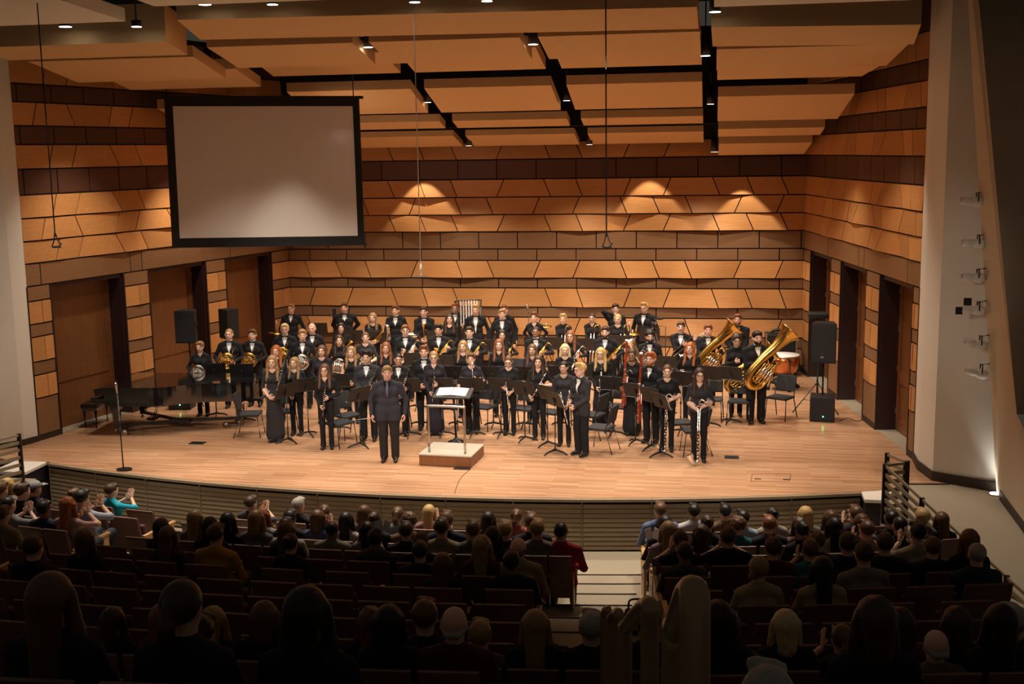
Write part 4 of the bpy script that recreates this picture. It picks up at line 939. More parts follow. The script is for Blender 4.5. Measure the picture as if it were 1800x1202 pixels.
def i_trombone(r, m=None):
    m = m or MT['gold']
    k = MB(); k.tube([(-.04, 0, .0), (-.04, 0, .95)], .007, 6); k.tube([(.04, 0, .0), (.04, 0, .95)], .007, 6); k.tube([(-.04, 0, .0), (-.02, 0, -.035), (.02, 0, -.035), (.04, 0, 0)], .008, 6, 3); k.tube([(-.04, 0, .70), (.04, 0, .70)], .006, 6); k.build('slide', MT['silver'], r)
    MB().tube([(.04, 0, .95), (.04, 0, 1.10), (.08, .02, 1.17), (.13, .02, 1.17), (.17, .02, 1.10), (.17, .02, .92)], [.008, .009, .010, .011, .012, .014], 8, 4).build('tuning_slide', m, r)
    bell(r, (.17, .02, .98), (0, 0, -1), .11, .52, m)
def i_bassoon(r, m=None):
    MB().lathe([(.026, 0), (.030, .02), (.030, .42), (.027, .44), (.022, .86), (.020, 1.18), (.026, 1.22), (.029, 1.30), (.027, 1.315)], n=12).build('long_joint', MT['maplered'], r)
    MB().tube([(.048, 0, .05), (.048, 0, .62)], [.020, .015], 10).build('wing_joint', MT['maplered'], r)
    MB().lathe([(.031, 1.315), (.033, 1.318), (.033, 1.345), (.026, 1.35), (.018, 1.335)], n=12, cap=False).build('bell_ring', MT['white'], r)
    MB().tube([(.048, 0, .62), (.05, -.01, .72), (.10, -.05, .76), (.16, -.08, .70)], .005, 6, 4).build('crook', MT['silver'], r)
    k = MB()
    for i in range(8): k.lathe([(.012, 0), (.012, .008)], (.01*((-1)**i), -.028, .06+.1*i), (0, -1, 0), 8)
    k.tube([(.02, -.022, .05), (.015, -.022, .8)], .004, 5); k.build('keys', MT['silver'], r)
def i_bassclarinet(r, m=None):
    MB().lathe([(.020, .14), (.019, .60), (.022, .605), (.022, .63), (.018, .635), (.018, 1.02), (.021, 1.025)], n=10).build('body', MT['ebony'], r)
    MB().tube([(0, 0, .15), (0, -.0, .04), (-.04, -.02, -.01), (-.10, -.04, .04), (-.14, -.05, .14)], [.020, .024, .032, .044, .068], 12, 4, cap=False).build('bell', MT['silver'], r)
    MB().tube([(0, 0, 1.02), (0, -.0, 1.10), (.05, -.02, 1.14), (.12, -.03, 1.10), (.16, -.03, 1.14)], .011, 8, 4).build('neck', MT['silver'], r)
    MB().tube([(0, 0, .10), (.02, -.02, .0), (.02, -.02, -.05)], .005, 6).build('peg', MT['steel'], r)
    k = MB()
    for i in range(14): k.lathe([(.015, 0), (.015, .009)], (.009*((-1)**i), -.019, .18+.058*i), (0, -1, 0), 8)
    for s in (-1, 1): k.tube([(s*.019, -.012, .17), (s*.018, -.012, 1.0)], .0045, 5)
    for z in (.15, .36, .61, .8, 1.02): k.lathe([(.024, z), (.024, z+.012)], n=10)
    k.build('keys', MT['silver'], r)
def i_dfl(k): return k
# name: builder, noun, position, direction, wrists along the length (right, left), metal, scale
INS = {
 'clF': (i_clarinet, 'clarinet', (-.03, -.29, .72), (.05, .16, .65), (.24, .40)), 'clD': (i_clarinet, 'clarinet', (.01, -.28, .78), (.20, .12, .60), (.16, .30)),
 'clP': (i_clarinet, 'clarinet', (.06, -.26, .88), (.14, .06, .60), None), 'clL': (i_clarinet, 'clarinet', (-.10, -.26, .80), (.30, .10, .58), (.20, .34)),
 'flD': (i_flute, 'flute', (-.14, -.29, .84), (.33, .06, .58), (.14, .40)), 'flV': (i_flute, 'flute', (.03, -.26, .93), (.02, .02, 1), (None, .30)),
 'flW': (i_flute, 'flute', (.03, -.28, .58), (-.06, .02, .66), (.52, .42)), 'flX': (i_flute, 'flute', (.10, -.27, .50), (-.14, .02, .66), (.50, .40)),
 'tpV': (i_trumpet, 'trumpet', (0, -.27, .86), (0, 0, 1), (.14, .14)), 'tpD': (i_trumpet, 'trumpet', (-.06, -.28, .98), (.55, -.1, .55), (.10, .14)), 'tpS': (i_trumpet, 'trumpet', (-.20, -.24, .82), (.10, -.2, .9), (.10, None)),
 'hn': (i_horn, 'french horn', (-.04, -.26, 1.08), (.0, 0, 1), 'horn'), 'hnS': (i_horn, 'french horn', (-.02, -.27, 1.06), (.1, 0, 1), 'horn'),
 'sx': (i_sax, 'saxophone', (-.08, -.27, .90), (.42, .06, .62), (.16, .36)), 'sxB': (i_sax, 'baritone saxophone', (-.10, -.29, .84), (.55, .05, .60), (.16, .42)),
 'tu': (i_tuba, 'tuba', (-.15, -.30, .80), (.62, .0, .78), 'tuba'), 'tuL': (i_tuba, 'tuba', (-.10, -.30, .66), (.75, .05, .66), 'tuba'), 'eu': (i_tuba, 'euphonium', (.02, -.32, 1.00), (-.50, .0, .75), 'euph'), 'euL': (i_tuba, 'euphonium', (.08, -.34, 1.04), (-.98, .1, .10), 'euph'),
 'tb': (i_trombone, 'trombone', (.18, -.34, .34), (-.05, .05, 1), (.60, .76)), 'tbD': (i_trombone, 'trombone', (-.42, -.36, .84), (.75, .05, .62), (.72, .92)), 'tbV': (i_trombone, 'trombone', (.0, -.34, .30), (.04, .03, 1), (.62, .70)),
 'bn': (i_bassoon, 'bassoon', (-.17, -.24, .60), (.06, .06, 1), (.42, .60)), 'bnL': (i_bassoon, 'bassoon', (-.08, -.32, .42), (.03, .03, 1), (.50, .70)),
 'bc': (i_bassclarinet, 'bass clarinet', (-.02, -.33, .06), (.02, .14, 1), (1.00, 1.04)),
}
def align(pos, d):
    z = Vector(d).normalized(); y = Vector((0, 1, 0)); y = (y-z*y.dot(z)).normalized(); x = y.cross(z)
    Mx = Matrix((x, y, z)).transposed().to_4x4(); Mx.translation = Vector(pos); return Mx
# ================================================================== STAGE FURNITURE
MT['pad'] = mat('charcoal_chair_fabric', (.030, .030, .033), 0.9, noise=((150, 150, 150), 0.3))
def make_chair():
    r = empty('stage_chair')
    MB().bbox((0, -.02, .455), (.45, .43, .045), .016).build('seat', MT['pad'], r)
    MB().bbox((0, .225, .725), (.44, .04, .34), .018, rx=R_(-12)).build('backrest', MT['pad'], r)
    for s in (-1, 1):
        MB().tube([(s*.215, -.20, .44), (s*.235, -.255, .0)], .0115, 8).build('leg', MT['blackmetal'], r)
        MB().tube([(s*.215, .15, .44), (s*.235, .285, .0)], .0115, 8).build('leg', MT['blackmetal'], r)
        MB().tube([(s*.215, .13, .43), (s*.215, .19, .58), (s*.212, .262, .84)], .0105, 8, 3).build('back_post', MT['blackmetal'], r)
    k = MB(); k.tube([(-.215, -.20, .435), (.215, -.20, .435)], .01, 6); k = MB(); k.tube([(-.215, -.20, .435), (.215, -.20, .435), (.215, .15, .435), (-.215, .15, .435), (-.215, -.20, .435)], .01, 6); k.build('seat_frame', MT['blackmetal'], r)
    return r
def make_stand():
    r = empty('music_stand')
    MB().tube([(0, 0, .06), (0, 0, .62)], .013, 8).build('pole', MT['blackmetal'], r)
    MB().tube([(0, 0, .60), (0, 0, .98)], .009, 8).build('inner_pole', MT['blackmetal'], r)
    for a in (30, 150, 270):
        d = Vector((math.cos(R_(a)), math.sin(R_(a)), 0)); MB().tube([d*.01+Vector((0, 0, .10)), d*.06+Vector((0, 0, .075)), d*.17+Vector((0, 0, .05)), d*.25+Vector((0, 0, .008))], [.014, .014, .012, .010], 6, 3, squash=1.6).build('leg', MT['blackmetal'], r)
    MB().lathe([(.02, 0), (.02, .04)], (0, 0, .58), n=8).build('collar', MT['blackmetal'], r)
    t = R_(-24)                                                   # the desk leans its top away from the player
    d = MB(); d.bbox((0, -.02, 1.06), (.50, .006, .32), .002, rx=-t); d.box((0, .075, .915), (.50, .055, .006), rx=-t)
    do = d.build('desk', MT['blackmetal'], r)
    k = MB(); k.bbox((0, -.022, 1.02), (.05, .03, .10), .006, rx=-t); k.build('bracket', MT['blackmetal'], do)
    return r
CH0 = make_chair(); ST0 = make_stand(); first = {'c': True, 's': True}
def place(kind, x, y, rz, label, group):
    src = CH0 if kind == 'c' else ST0
    o = src if first[kind] else copy_tree(src); first[kind] = False
    o.location = (x, y, 0); o.rotation_euler = (0, 0, rz); tag(o, label, 'chair' if kind == 'c' else 'music stand', group); return o
def score(o, w=.44, hgt=.28, wide=1.0):
    k = MB(); k.bbox((0, .012, 1.055), (w*wide, .010, hgt), .002, rx=R_(24)); k.build('sheet_music', MT['paper'], o)
# music stands: desk centre or base in the photograph
STANDS = [('b', 381, 733, 18), ('d', 425, 651, 15), ('b', 507, 778, 62), ('b', 543, 766, 40), ('d', 559, 577, 10), ('b', 597, 757, 12), ('b', 634, 786, 55),
 ('b', 720, 767, 5), ('b', 778, 766, 0), ('d', 730, 631, 5), ('d', 736, 655, 5), ('d', 777, 635, 0), ('d', 802, 655, 0), ('b', 832, 766, -4), ('d', 866, 656, 0), ('b', 881, 767, -8), ('d', 920, 656, -5), ('b', 923, 775, -22), ('b', 963, 784, -40), ('b', 976, 798, -48),
 ('d', 940, 603, 0), ('d', 972, 603, 0), ('d', 1027, 605, 0), ('d', 859, 607, 0), ('b', 1077, 765, -14), ('b', 1117, 780, -28), ('b', 1145, 790, -40), ('b', 1161, 802, -52), ('d', 1142, 588, 0), ('d', 1170, 637, -10), ('d', 1197, 665, -12), ('d', 1247, 655, -15), ('b', 1283, 744, -20), ('d', 1090, 600, 0), ('d', 622, 590, 5), ('d', 812, 590, 0), ('d', 985, 655, -5), ('d', 1020, 650, -5), ('d', 660, 592, 5), ('d', 768, 592, 0)]
ORD = ['first', 'second', 'third', 'fourth', 'fifth', 'sixth', 'seventh', 'eighth', 'ninth', 'tenth', 'eleventh', 'twelfth', 'thirteenth', 'fourteenth', 'fifteenth', 'sixteenth', 'seventeenth', 'eighteenth', 'nineteenth', 'twentieth', '21st', '22nd', '23rd', '24th', '25th', '26th', '27th', '28th', '29th', '30th']
def rank(items, key, row):
    """position of every item from the left within its row"""
    out = {}
    for r_ in set(row(i) for i in items):
        for n_, i in enumerate(sorted([q for q in items if row(q) == r_], key=key)): out[id(i)] = ORD[n_]
    return out
SP = [dict(p=(atz(x, y) if k == 'b' else atz(x, y, 1.13)), rz=a, x=x, i=i, k=k) for i, (k, x, y, a) in enumerate(STANDS)]
def srow(d): return 'front row' if d['p'][1] < 22.6 else ('middle row' if d['p'][1] < 25.6 else 'back row')
rk = rank(SP, lambda d: d['x'], srow)
for d in SP:
    o = place('s', d['p'][0], d['p'][1], R_(d['rz']), 'black music stand, %s from left in the %s of stands' % (rk[id(d)], srow(d)), 'music stands on the stage')
    if d['k'] == 'd': o.scale = (1, 1, 1.066)
    if d['i'] in (7, 15, 17, 27, 19): score(o)
CHAIRS = [(440, 765, -100), (447, 735, -95), (597, 782, -60), (612, 768, -50), (851, 752, 160), (921, 755, 165), (968, 762, 160), (1058, 792, 105), (1042, 768, 110), (1196, 782, 75), (1222, 797, 80), (1250, 738, 175), (1372, 735, 30), (1300, 742, 170), (905, 700, 170), (790, 752, 180), (500, 760, 190), (700, 757, 185), (1130, 757, 160), (1090, 752, 165)]
CP = [dict(p=atz(x, y), a=a, x=x) for (x, y, a) in CHAIRS]
def crow(d): return 'front row' if d['p'][1] < 21.9 else 'rows behind'
rk = rank(CP, lambda d: d['x'], crow)
for d in CP:
    place('c', d['p'][0], d['p'][1], R_(d['a']-180 if abs(d['a']) > 140 else -d['a']), 'black padded stage chair, %s from left among chairs in the %s' % (rk[id(d)], crow(d)), 'black chairs on the stage')
# ---- podium and conductor's desk
def podium():
    r = empty('podium', (-4.70, 20.62, 0), R_(-4), 'carpet-topped wooden podium with a bent steel rail', 'podium')
    MB().bbox((0, 0, .105), (0.98, 0.90, .19), .008).build('box', MT['door'], r)
    MB().bbox((0, 0, .208), (1.0, 0.92, .026), .006).build('top', mat('podium_carpet', (.42, .38, .31), .9), r)
    m = MB(); m.tube([(-.34, -.30, .21), (-.34, -.30, .80), (-.34, -.30, 1.05), (-.31, -.30, 1.085), (.31, -.30, 1.085), (.34, -.30, 1.05), (.34, -.30, .80), (.34, -.30, .21)], .022, 10, 3); m.build('rail', MT['steel'], r)
podium()
p = atz(802, 777)
r = empty('conductor_stand', (p[0], p[1], 0), 0, 'wide black conductor desk with an open white score', 'music stand')
MB().lathe([(.17, 0), (.16, .02), (.05, .06), (.03, .10)], n=14).build('base', MT['blackmetal'], r)
MB().tube([(0, 0, .08), (-.03, -.02, .95)], .022, 8).build('pole', MT['blackmetal'], r)
MB().bbox((-.03, -.02, .98), (.74, .44, .03), .006, rx=R_(14)).build('desk', MT['blackmetal'], r)
k = MB(); k.bbox((-.20, -.0, 1.012), (.29, .34, .014), .004, rx=R_(14), ry=R_(-3)); k.bbox((.10, -.0, 1.012), (.29, .34, .014), .004, rx=R_(14), ry=R_(3)); k.build('open_score', MT['paper'], r)
# ---- grand piano seen from its tail side, lid closed
def piano():
    P = lambda x, y: Vector(atz(x, y, 0.0))
    k0 = P(210, 757); t0 = P(455, 742)                              # keyboard corner leg and tail leg on the floor
    r = empty('grand_piano', (-11.55, 22.55, 0), R_(0), 'black grand piano with closed lid on a wheeled dolly', 'piano')
    # outline: keyboard at left (x=0), straight back side, curved bentside towards the audience
    out = [(0, -.76), (.55, -.76), (.95, -.74), (1.25, -.62), (1.55, -.42), (1.9, -.30), (2.25, -.22), (2.55, -.05), (2.68, .22), (2.60, .52), (2.35, .68), (1.8, .74), (0, .74)]
    sm_ = smooth_path([(x, y, 0) for (x, y) in out[:12]], 4); o2 = [(v.x, v.y) for v in sm_]+[out[-1]]
    sx = 1.0
    MB().prism(o2, .62, .985).build('case', MT['lacquer'], r)
    c = Vector((1.2, 0, 0)); lid = [((x-1.2)*1.012+1.2, y*1.02) for (x, y) in o2]
    a = [q for q in lid if q[0] > .62]; MB().prism(lid, .987, 1.008).build('lid', MT['lacquer'], r)
    MB().box((.60, 0, 1.0095), (.012, 1.5, .004)).build('lid_hinge', MT['steel'], r)
    MB().bbox((-.14, 0, .72), (.30, 1.46, .13), .02).build('key_bed', MT['lacquer'], r)
    MB().bbox((-.10, 0, .90), (.22, 1.46, .16), .02, ry=R_(-12)).build('fallboard', MT['lacquer'], r)
    for (x, y) in ((.15, -.60), (.15, .60), (2.25, .18)):
        l = MB(); l.add([(x+sx_*w, y+sy_*w, z) for (w, z) in ((.085, .63), (.085, .52), (.06, .46), (.05, .14)) for (sx_, sy_) in ((-1, -1), (1, -1), (1, 1), (-1, 1))], [(i*4+j, i*4+(j+1) % 4, i*4+4+(j+1) % 4, i*4+4+j) for i in range(3) for j in range(4)]+[(12, 13, 14, 15)]); lo_ = l.build('leg', MT['lacquer'], r)
        MB().lathe([(.035, -.015), (.035, .015)], (x, y-.06, .10), (1, 0, 0), 10).build('caster', MT['steel'], lo_)
    d = MB(); d.beam((.15, -.60, .17), (1.15, 0, .15), .06, .05); d.beam((.15, .60, .17), (1.15, 0, .15), .06, .05); d.beam((2.25, .18, .17), (1.15, 0, .15), .06, .05); d.bbox((1.15, 0, .15), (.42, .26, .06), .02)
    d.build('dolly', MT['blackmetal'], r)
    for (x, y) in ((.32, -.70), (.32, .66), (2.02, .02)): MB().lathe([(.06, -.02), (.06, .02)], (x, y, .062), (0, 1, 0), 12).build('dolly_wheel', MT['steel'], r)
    l = MB(); l.tube([(.75, -.05, .62), (.62, -.05, .22)], .014, 6); l.tube([(.75, .05, .62), (.62, .05, .22)], .014, 6); l.bbox((.6, 0, .2), (.16, .26, .05), .01); l.build('pedal_lyre', MT['lacquer'], r)
    r.location = (-12.235, 22.57, 0); r.rotation_euler = (0, 0, R_(3.5)); r.scale = (1.1, 1.08, 1.0); return r
piano()
def bench():
    p = atz(170, 746); r = empty('piano_bench', (p[0], p[1], 0), R_(98), 'black tufted artist bench at the piano keyboard', 'bench')
    MB().bbox((0, 0, .475), (.74, .36, .09), .03).build('cushion', mat('black_leather', (.012, .011, .012), .3), r)
    MB().bbox((0, 0, .40), (.70, .32, .07), .008).build('frame', MT['lacquer'], r)
    for sx in (-1, 1):
        for sy in (-1, 1): MB().tube([(sx*.31, sy*.12, .38), (sx*.31, sy*.12, .0)], [.035, .024], 8).build('leg', MT['lacquer'], r)
    for i in range(-2, 3):
        for j in (-1, 1): MB().ball((i*.13, j*.08, .52), .012, 6, (1, 1, .5)).build('button', MT['lacquer'], r)
bench()
# ---- announcer microphone at the front left of the stage
p = atz(219, 826); r = empty('microphone_stand', (p[0], p[1], 0), 0, 'straight black microphone stand near the front left stage edge', 'microphone')
MB().prism([(.15*math.cos(a)*(1.0 if math.sin(a) < .3 else .9), .11*math.sin(a)) for a in [i*math.pi/8 for i in range(16)]], 0, .03).build('base', MT['blackmetal'], r)
MB().tube([(-.02, 0, .03), (-.04, 0, 1.42)], .0125, 8).build('pole', MT['blackmetal'], r); MB().lathe([(.02, 0), (.02, .09)], (-.03, 0, .86), n=8).build('clutch', MT['blackmetal'], r)
MB().lathe([(.014, 0), (.020, .14), (.026, .15), (.026, .19), (.014, .21)], (-.04, 0, 1.42), (0, -.15, 1), 10).build('microphone', MT['steel'], r)
# ---- loudspeakers
MT['grille'] = mat('speaker_grille', (.010, .011, .015), .6, noise=((300, 300, 300), .5))
MT['led'] = mat('green_led', (.1, .9, .3), .4, emit=((.05, 1.0, .2), 18.0))
def speaker(p, z, rz, label, w=.40, d=.36, hh=.66, logo=False):
    r = empty('loudspeaker', (p[0], p[1], z), R_(rz), label, 'loudspeaker')
    MB().prism([(-w/2, -d/2), (w/2, -d/2), (w/2*.72, d/2), (-w/2*.72, d/2)], 0, hh).build('cabinet', MT['black'], r)
    MB().bbox((0, -d/2-.006, hh/2), (w*.93, .014, hh*.93), .004).build('grille', MT['grille'], r)
    for s in (-1, 1): MB().bbox((s*w*.44, .02, hh*.55), (.03, .12, .10), .006).build('handle', MT['blackmetal'], r)
    if logo: MB().box((-.03, -d/2-.015, .13), (.07, .003, .035)).build('badge', MT['steel'], r); MB().lathe([(.016, 0), (.016, .004)], (-.03, -d/2-.013, .20), (0, -1, 0), 10).build('emblem', mat('blue_badge', (.05, .08, .35), .4), r)
    return r
def subwoofer(p, rz, label, w=.50, d=.50, hh=.52, led=True):
    r = empty('subwoofer', (p[0], p[1], 0), R_(rz), label, 'subwoofer')
    MB().bbox((0, 0, hh/2), (w, d, hh), .012).build('cabinet', MT['black'], r); MB().bbox((0, -d/2-.004, hh/2), (w*.92, .012, hh*.9), .004).build('grille', MT['grille'], r)
    MB().lathe([(.012, 0), (.012, .004)], (.02, -d/2-.011, .12), (0, -1, 0), 8).build('power_light', MT['led'], r); return r
def tripod(p, h, label, sub=0.0, legs=True):
    r = empty('speaker_stand', (p[0], p[1], sub), 0, label, 'speaker stand')
    MB().tube([(0, 0, .0 if not legs else .1), (0, 0, h)], .018, 8).build('pole', MT['blackmetal'], r)
    if legs:
        for a in (200, 320, 80):
            dd = Vector((math.cos(R_(a)), math.sin(R_(a)), 0)); l = MB(); l.tube([dd*.02+Vector((0, 0, .62)), dd*.55+Vector((0, 0, .015))], .013, 6); l.tube([dd*.02+Vector((0, 0, .22)), dd*.30+Vector((0, 0, .29))], .009, 6); l.build('leg', MT['blackmetal'], r)
        MB().lathe([(.032, 0), (.032, .07)], (0, 0, .58), n=8).build('collar', MT['blackmetal'], r)
    return r
ps = atz(1447, 742)
subwoofer((ps[0], ps[1]+.25), -6, 'black subwoofer with green light at right, under the tall speaker')
tripod((ps[0], ps[1]+.30), .75, 'pole holding the right loudspeaker above its subwoofer', .52, False)
tripod((ps[0]-.05, ps[1]+1.0), 1.30, 'black tripod stand behind the right loudspeaker')
speaker((ps[0], ps[1]+.28), 1.22, -6, 'black loudspeaker on a pole at right side of the stage', .50, .42, .82, True)
e = empty('monitor_unit', (ps[0]-.07, ps[1]+.95, 2.04), 0, 'small black unit on top behind the right loudspeaker', 'speaker'); MB().bbox((0, 0, .06), (.42, .3, .12), .03).build('case', MT['black'], e); MB().box((0, -.152, .07), (.36, .004, .02)).build('vent', MT['grille'], e)
MB().tube([(0, 0, 0), (0, 0, -.75)], .02, 6).build('post', MT['blackmetal'], e)
pl_ = atz(312, 722)
subwoofer((pl_[0]-.02, pl_[1]+.30), 8, 'black subwoofer with green light behind the piano', .50, .45, .50)
tripod((pl_[0], pl_[1]+.80), 1.45, 'thin black stand carrying the left loudspeaker behind piano')
speaker((pl_[0]-.02, pl_[1]+.80), 1.43, 6, 'black loudspeaker facing out above the piano lid', .46, .36, .74)
pw = atz(402, 590, 1.35); speaker((pw[0]+.0, pw[1]), 1.30, 62, 'black loudspeaker turned sideways beside the left wall pilaster', .36, .36, .70)
tripod((pw[0], pw[1]), 1.30, 'black tripod stand under the sideways loudspeaker')
# cables on the floor
def cable(pts, label, r_=.006):
    P = [Vector(atz(*q))+Vector((0, 0, .006)) for q in pts]; o = MB().tube(P, r_, 5, 5).build('floor_cable', MT['black']); tag(o, label, 'cable')
cable([(1474, 742), (1490, 735), (1508, 741), (1520, 735), (1538, 742), (1560, 744)], 'black cable trailing from right subwoofer to the doorway')
cable([(1420, 652), (1450, 654), (1480, 650)], 'black cable along the floor by the rear right corner')
cable([(828, 824), (812, 838), (804, 852), (799, 868)], 'thin cable running from podium box to the stage edge', .004)
cable([(300, 712), (275, 716), (262, 712)], 'black cable from the left subwoofer towards the door')
# ---- percussion at the back
def timpani(px, py):
    p = atz(px, py); r = empty('timpani', (p[0], p[1], 0), 0, 'copper timpani with white head behind the rightmost tuba', 'timpani')
    MB().lathe([(.10, .30), (.22, .36), (.33, .50), (.375, .70), (.38, .80)], n=24).build('bowl', MT['copper'], r)
    MB().lathe([(.385, .80), (.385, .825)], n=24).build('hoop', MT['steel'], r); MB().lathe([(.375, .826), (.375, .83)], n=24).build('drumhead', MT['white'], r)
    for a in (20, 110, 200, 290):
        d = Vector((math.cos(R_(a)), math.sin(R_(a)), 0)); MB().tube([d*.395+Vector((0, 0, .80)), d*.40+Vector((0, 0, .55)), d*.30+Vector((0, 0, .25)), d*.36+Vector((0, 0, .06))], .014, 6, 3).build('strut', MT['blackmetal'], r)
        MB().lathe([(.05, -.015), (.05, .015)], d*.37+Vector((0, 0, .05)), (0, 1, 0), 10).build('wheel', MT['black'], r)
    MB().lathe([(.30, .16), (.30, .22), (.08, .30)], n=16).build('base', MT['blackmetal'], r)
timpani(1376, 684)
p = atz(1368, 650); r = empty('road_case', (p[0], 29.72, 0), R_(2), 'tall black flight case with metal edges at back right', 'case')
MB().bbox((0, 0, .58), (.72, .6, .92), .01).build('case', MT['black'], r); MB().bbox((0, -.31, .80), (.66, .012, .30), .004).build('drawer', MT['blackmetal'], r); MB().bbox((0, -.31, .48), (.66, .012, .26), .004).build('drawer', MT['blackmetal'], r)
MB().box((0, -.325, .84), (.16, .02, .03)).build('handle', MT['steel'], r)
for s in (-1, 1): MB().box((s*.365, -.29, .6), (.03, .05, .96)).build('edge', MT['steel'], r)
for sx in (-1, 1):
    for sy in (-1, 1): MB().lathe([(.05, -.02), (.05, .02)], (sx*.28, sy*.22, .055), (0, 1, 0), 10).build('caster', MT['black'], r)
MB().tube([(-.25, 0, 1.06), (-.1, 0, 1.13), (.15, 0, 1.10), (.28, .05, 1.05)], [.05, .06, .06, .03], 8, 3, squash=.6).build('cover', MT['black'], r)
def chimes():
    a, b = aty(802, 531, 29.5), aty(846, 526, 29.5); c = Vector(((a[0]+b[0])/2, 29.5, 0)); r = empty('tubular_bells', c, 0, 'rack of tubular bells standing at the back centre', 'percussion')
    hw_ = (b[0]-a[0])/2; zt = (a[2]+b[2])/2
    MB().tube([(-hw_, -.05, zt-.05), (-hw_, 0, zt-.01), (hw_*.8, 0, zt+.02), (hw_, -.05, zt), (hw_, -.2, zt-.12), (hw_*.5, -.24, zt-.14)], .020, 8, 4).build('top_rail', MT['blackmetal'], r)
    for i in range(7): MB().tube([(-hw_*.65+hw_*1.3*i/6, 0, zt+.02), (-hw_*.65+hw_*1.3*i/6, 0, zt-1.35+.06*i)], .016, 8).build('bell_tube', mat('dull_chrome', (.22, .21, .20), .35, metal=1.0) if i == 0 else bpy.data.materials['dull_chrome'], r)
    for s in (-1, 1): MB().tube([(s*hw_*.95, -.02, zt-.04), (s*hw_*.95, 0, .0)], .018, 8).build('leg', MT['blackmetal'], r)
    MB().beam((-hw_, 0, .25), (hw_, 0, .25), .04, .04).build('brace', MT['blackmetal'], r)
chimes()
def cymbal(px, py, Y, label, rad=.22):
    p = aty(px, py, Y); r = empty('cymbal_stand', (p[0], Y, 0), 0, label, 'cymbal')
    MB().lathe([(.02, .03), (.06, .02), (rad, 0), (rad, -.004), (.05, .014)], (0, 0, p[2]), (.1, -.12, 1), 20).build('cymbal', MT['gold'], r)
    MB().tube([(0, 0, .3), (0, 0, p[2]+.08)], .012, 6).build('pole', MT['steel'], r)
    for a in (30, 150, 270): MB().tube([(0, 0, .45), (.26*math.cos(R_(a)), .26*math.sin(R_(a)), .01)], .01, 6).build('leg', MT['steel'], r)
cymbal(486, 583, 29.0, 'gilt cymbal on a stand at the back left corner'); cymbal(1112, 585, 29.0, 'gilt cymbal beside the video camera at back right')
cymbal(960, 573, 29.3, 'flat silver hi-hat cymbal at the back centre', .15)
def drum(px, py, Y, label, rad, dep, m, z=None):
    p = aty(px, py, Y); r = empty('drum', (p[0], Y, 0), 0, label, 'drum')
    MB().lathe([(rad, p[2]-dep), (rad, p[2])], n=20).build('shell', m, r); MB().lathe([(rad*.97, p[2]), (rad*.97, p[2]+.006)], n=20).build('drumhead', MT['white'], r); MB().lathe([(rad*1.03, p[2]-.02), (rad*1.03, p[2]+.01)], n=20, cap=False).build('hoop', MT['steel'], r)
    for a in (30, 150, 270): MB().tube([(0, 0, p[2]-dep), (.28*math.cos(R_(a)), .28*math.sin(R_(a)), .01)], .01, 6).build('leg', MT['steel'], r)
drum(728, 587, 28.6, 'orange shelled drum behind the upright trumpet at back', .22, .16, MT['copper']); drum(628, 583, 28.9, 'small orange drum beside the tall narrow stand at back left', .18, .14, MT['copper'])
# xylophone style bars, upright board and easel seen at the back
p = aty(588, 560, 29.3); r = empty('bass_drum_stand', (p[0], 29.3, 0), 0, 'tall narrow black stand with silver fittings at back left', 'stand')
MB().bbox((0, 0, p[2]/2+.12), (.09, .05, p[2]+.28), .008).build('column', MT['black'], r)
for z in (p[2]-.1, p[2]+.05):
    for s in (-1, 1): MB().lathe([(.025, 0), (.03, .05)], (s*.05, -.02, z), (s, 0, .3), 8).build('fitting', MT['silver'], r)
MB().bbox((0, 0, .02), (.4, .4, .04), .01).build('base', MT['black'], r)
p = aty(929, 547, 29.4); r = empty('boom_microphone', (p[0], 29.4, 0), 0, 'black microphone on a thin boom behind the back row centre', 'microphone')
MB().tube([(0, 0, 0.02), (0, 0, p[2])], .01, 6).build('pole', MT['blackmetal'], r); MB().lathe([(.03, 0), (.035, .05), (.035, .17), (.02, .19)], (0, 0, p[2]), (-.25, 0, 1), 10).build('capsule', MT['steel'], r); MB().lathe([(.14, 0), (.13, .02)], n=12).build('base', MT['blackmetal'], r)
def camcorder():
    p = aty(1150, 570, 28.3); r = empty('video_camera', p, 0, 'black video camera on a tripod at the back right', 'camera')
    MB().bbox((0, 0, 0), (.14, .26, .13), .02).build('body', MT['black'], r); MB().lathe([(.045, 0), (.05, .02), (.05, .12)], (0.03, -.12, .02), (0.2, -1, 0), 12).build('lens', MT['black'], r)
    MB().tube([(-.02, .02, .07), (.0, -.02, .12), (.14, -.05, .14)], .018, 8, 3).build('handle', MT['black'], r); MB().lathe([(.03, 0), (.03, .1)], (.12, -.05, .14), (.8, -.3, .2), 10).build('microphone', MT['grille'], r); MB().box((.0, -.135, .07), (.02, .01, .015)).build('tally_light', mat('red_tally', (.8, .05, .05), .4), r)
    for a in (90, 210, 330): MB().tube([(0, 0, -.08), (.42*math.cos(R_(a)), .42*math.sin(R_(a)), -p[2]+.01)], .014, 6).build('leg', MT['blackmetal'], r)
    p = aty(1160, 580, 28.8); q = aty(1169, 573, 28.8); r = empty('easel', (p[0], 28.8, 0), 0, 'bare black easel frame behind the video camera', 'easel')
    z = q[2]; MB().tube([(-.12, 0, z), (.14, 0, z), (.14, 0, 0)], .012, 6).build('frame', MT['blackmetal'], r); MB().tube([(-.12, 0, z), (-.12, .0, 0)], .012, 6).build('leg', MT['blackmetal'], r)
camcorder()
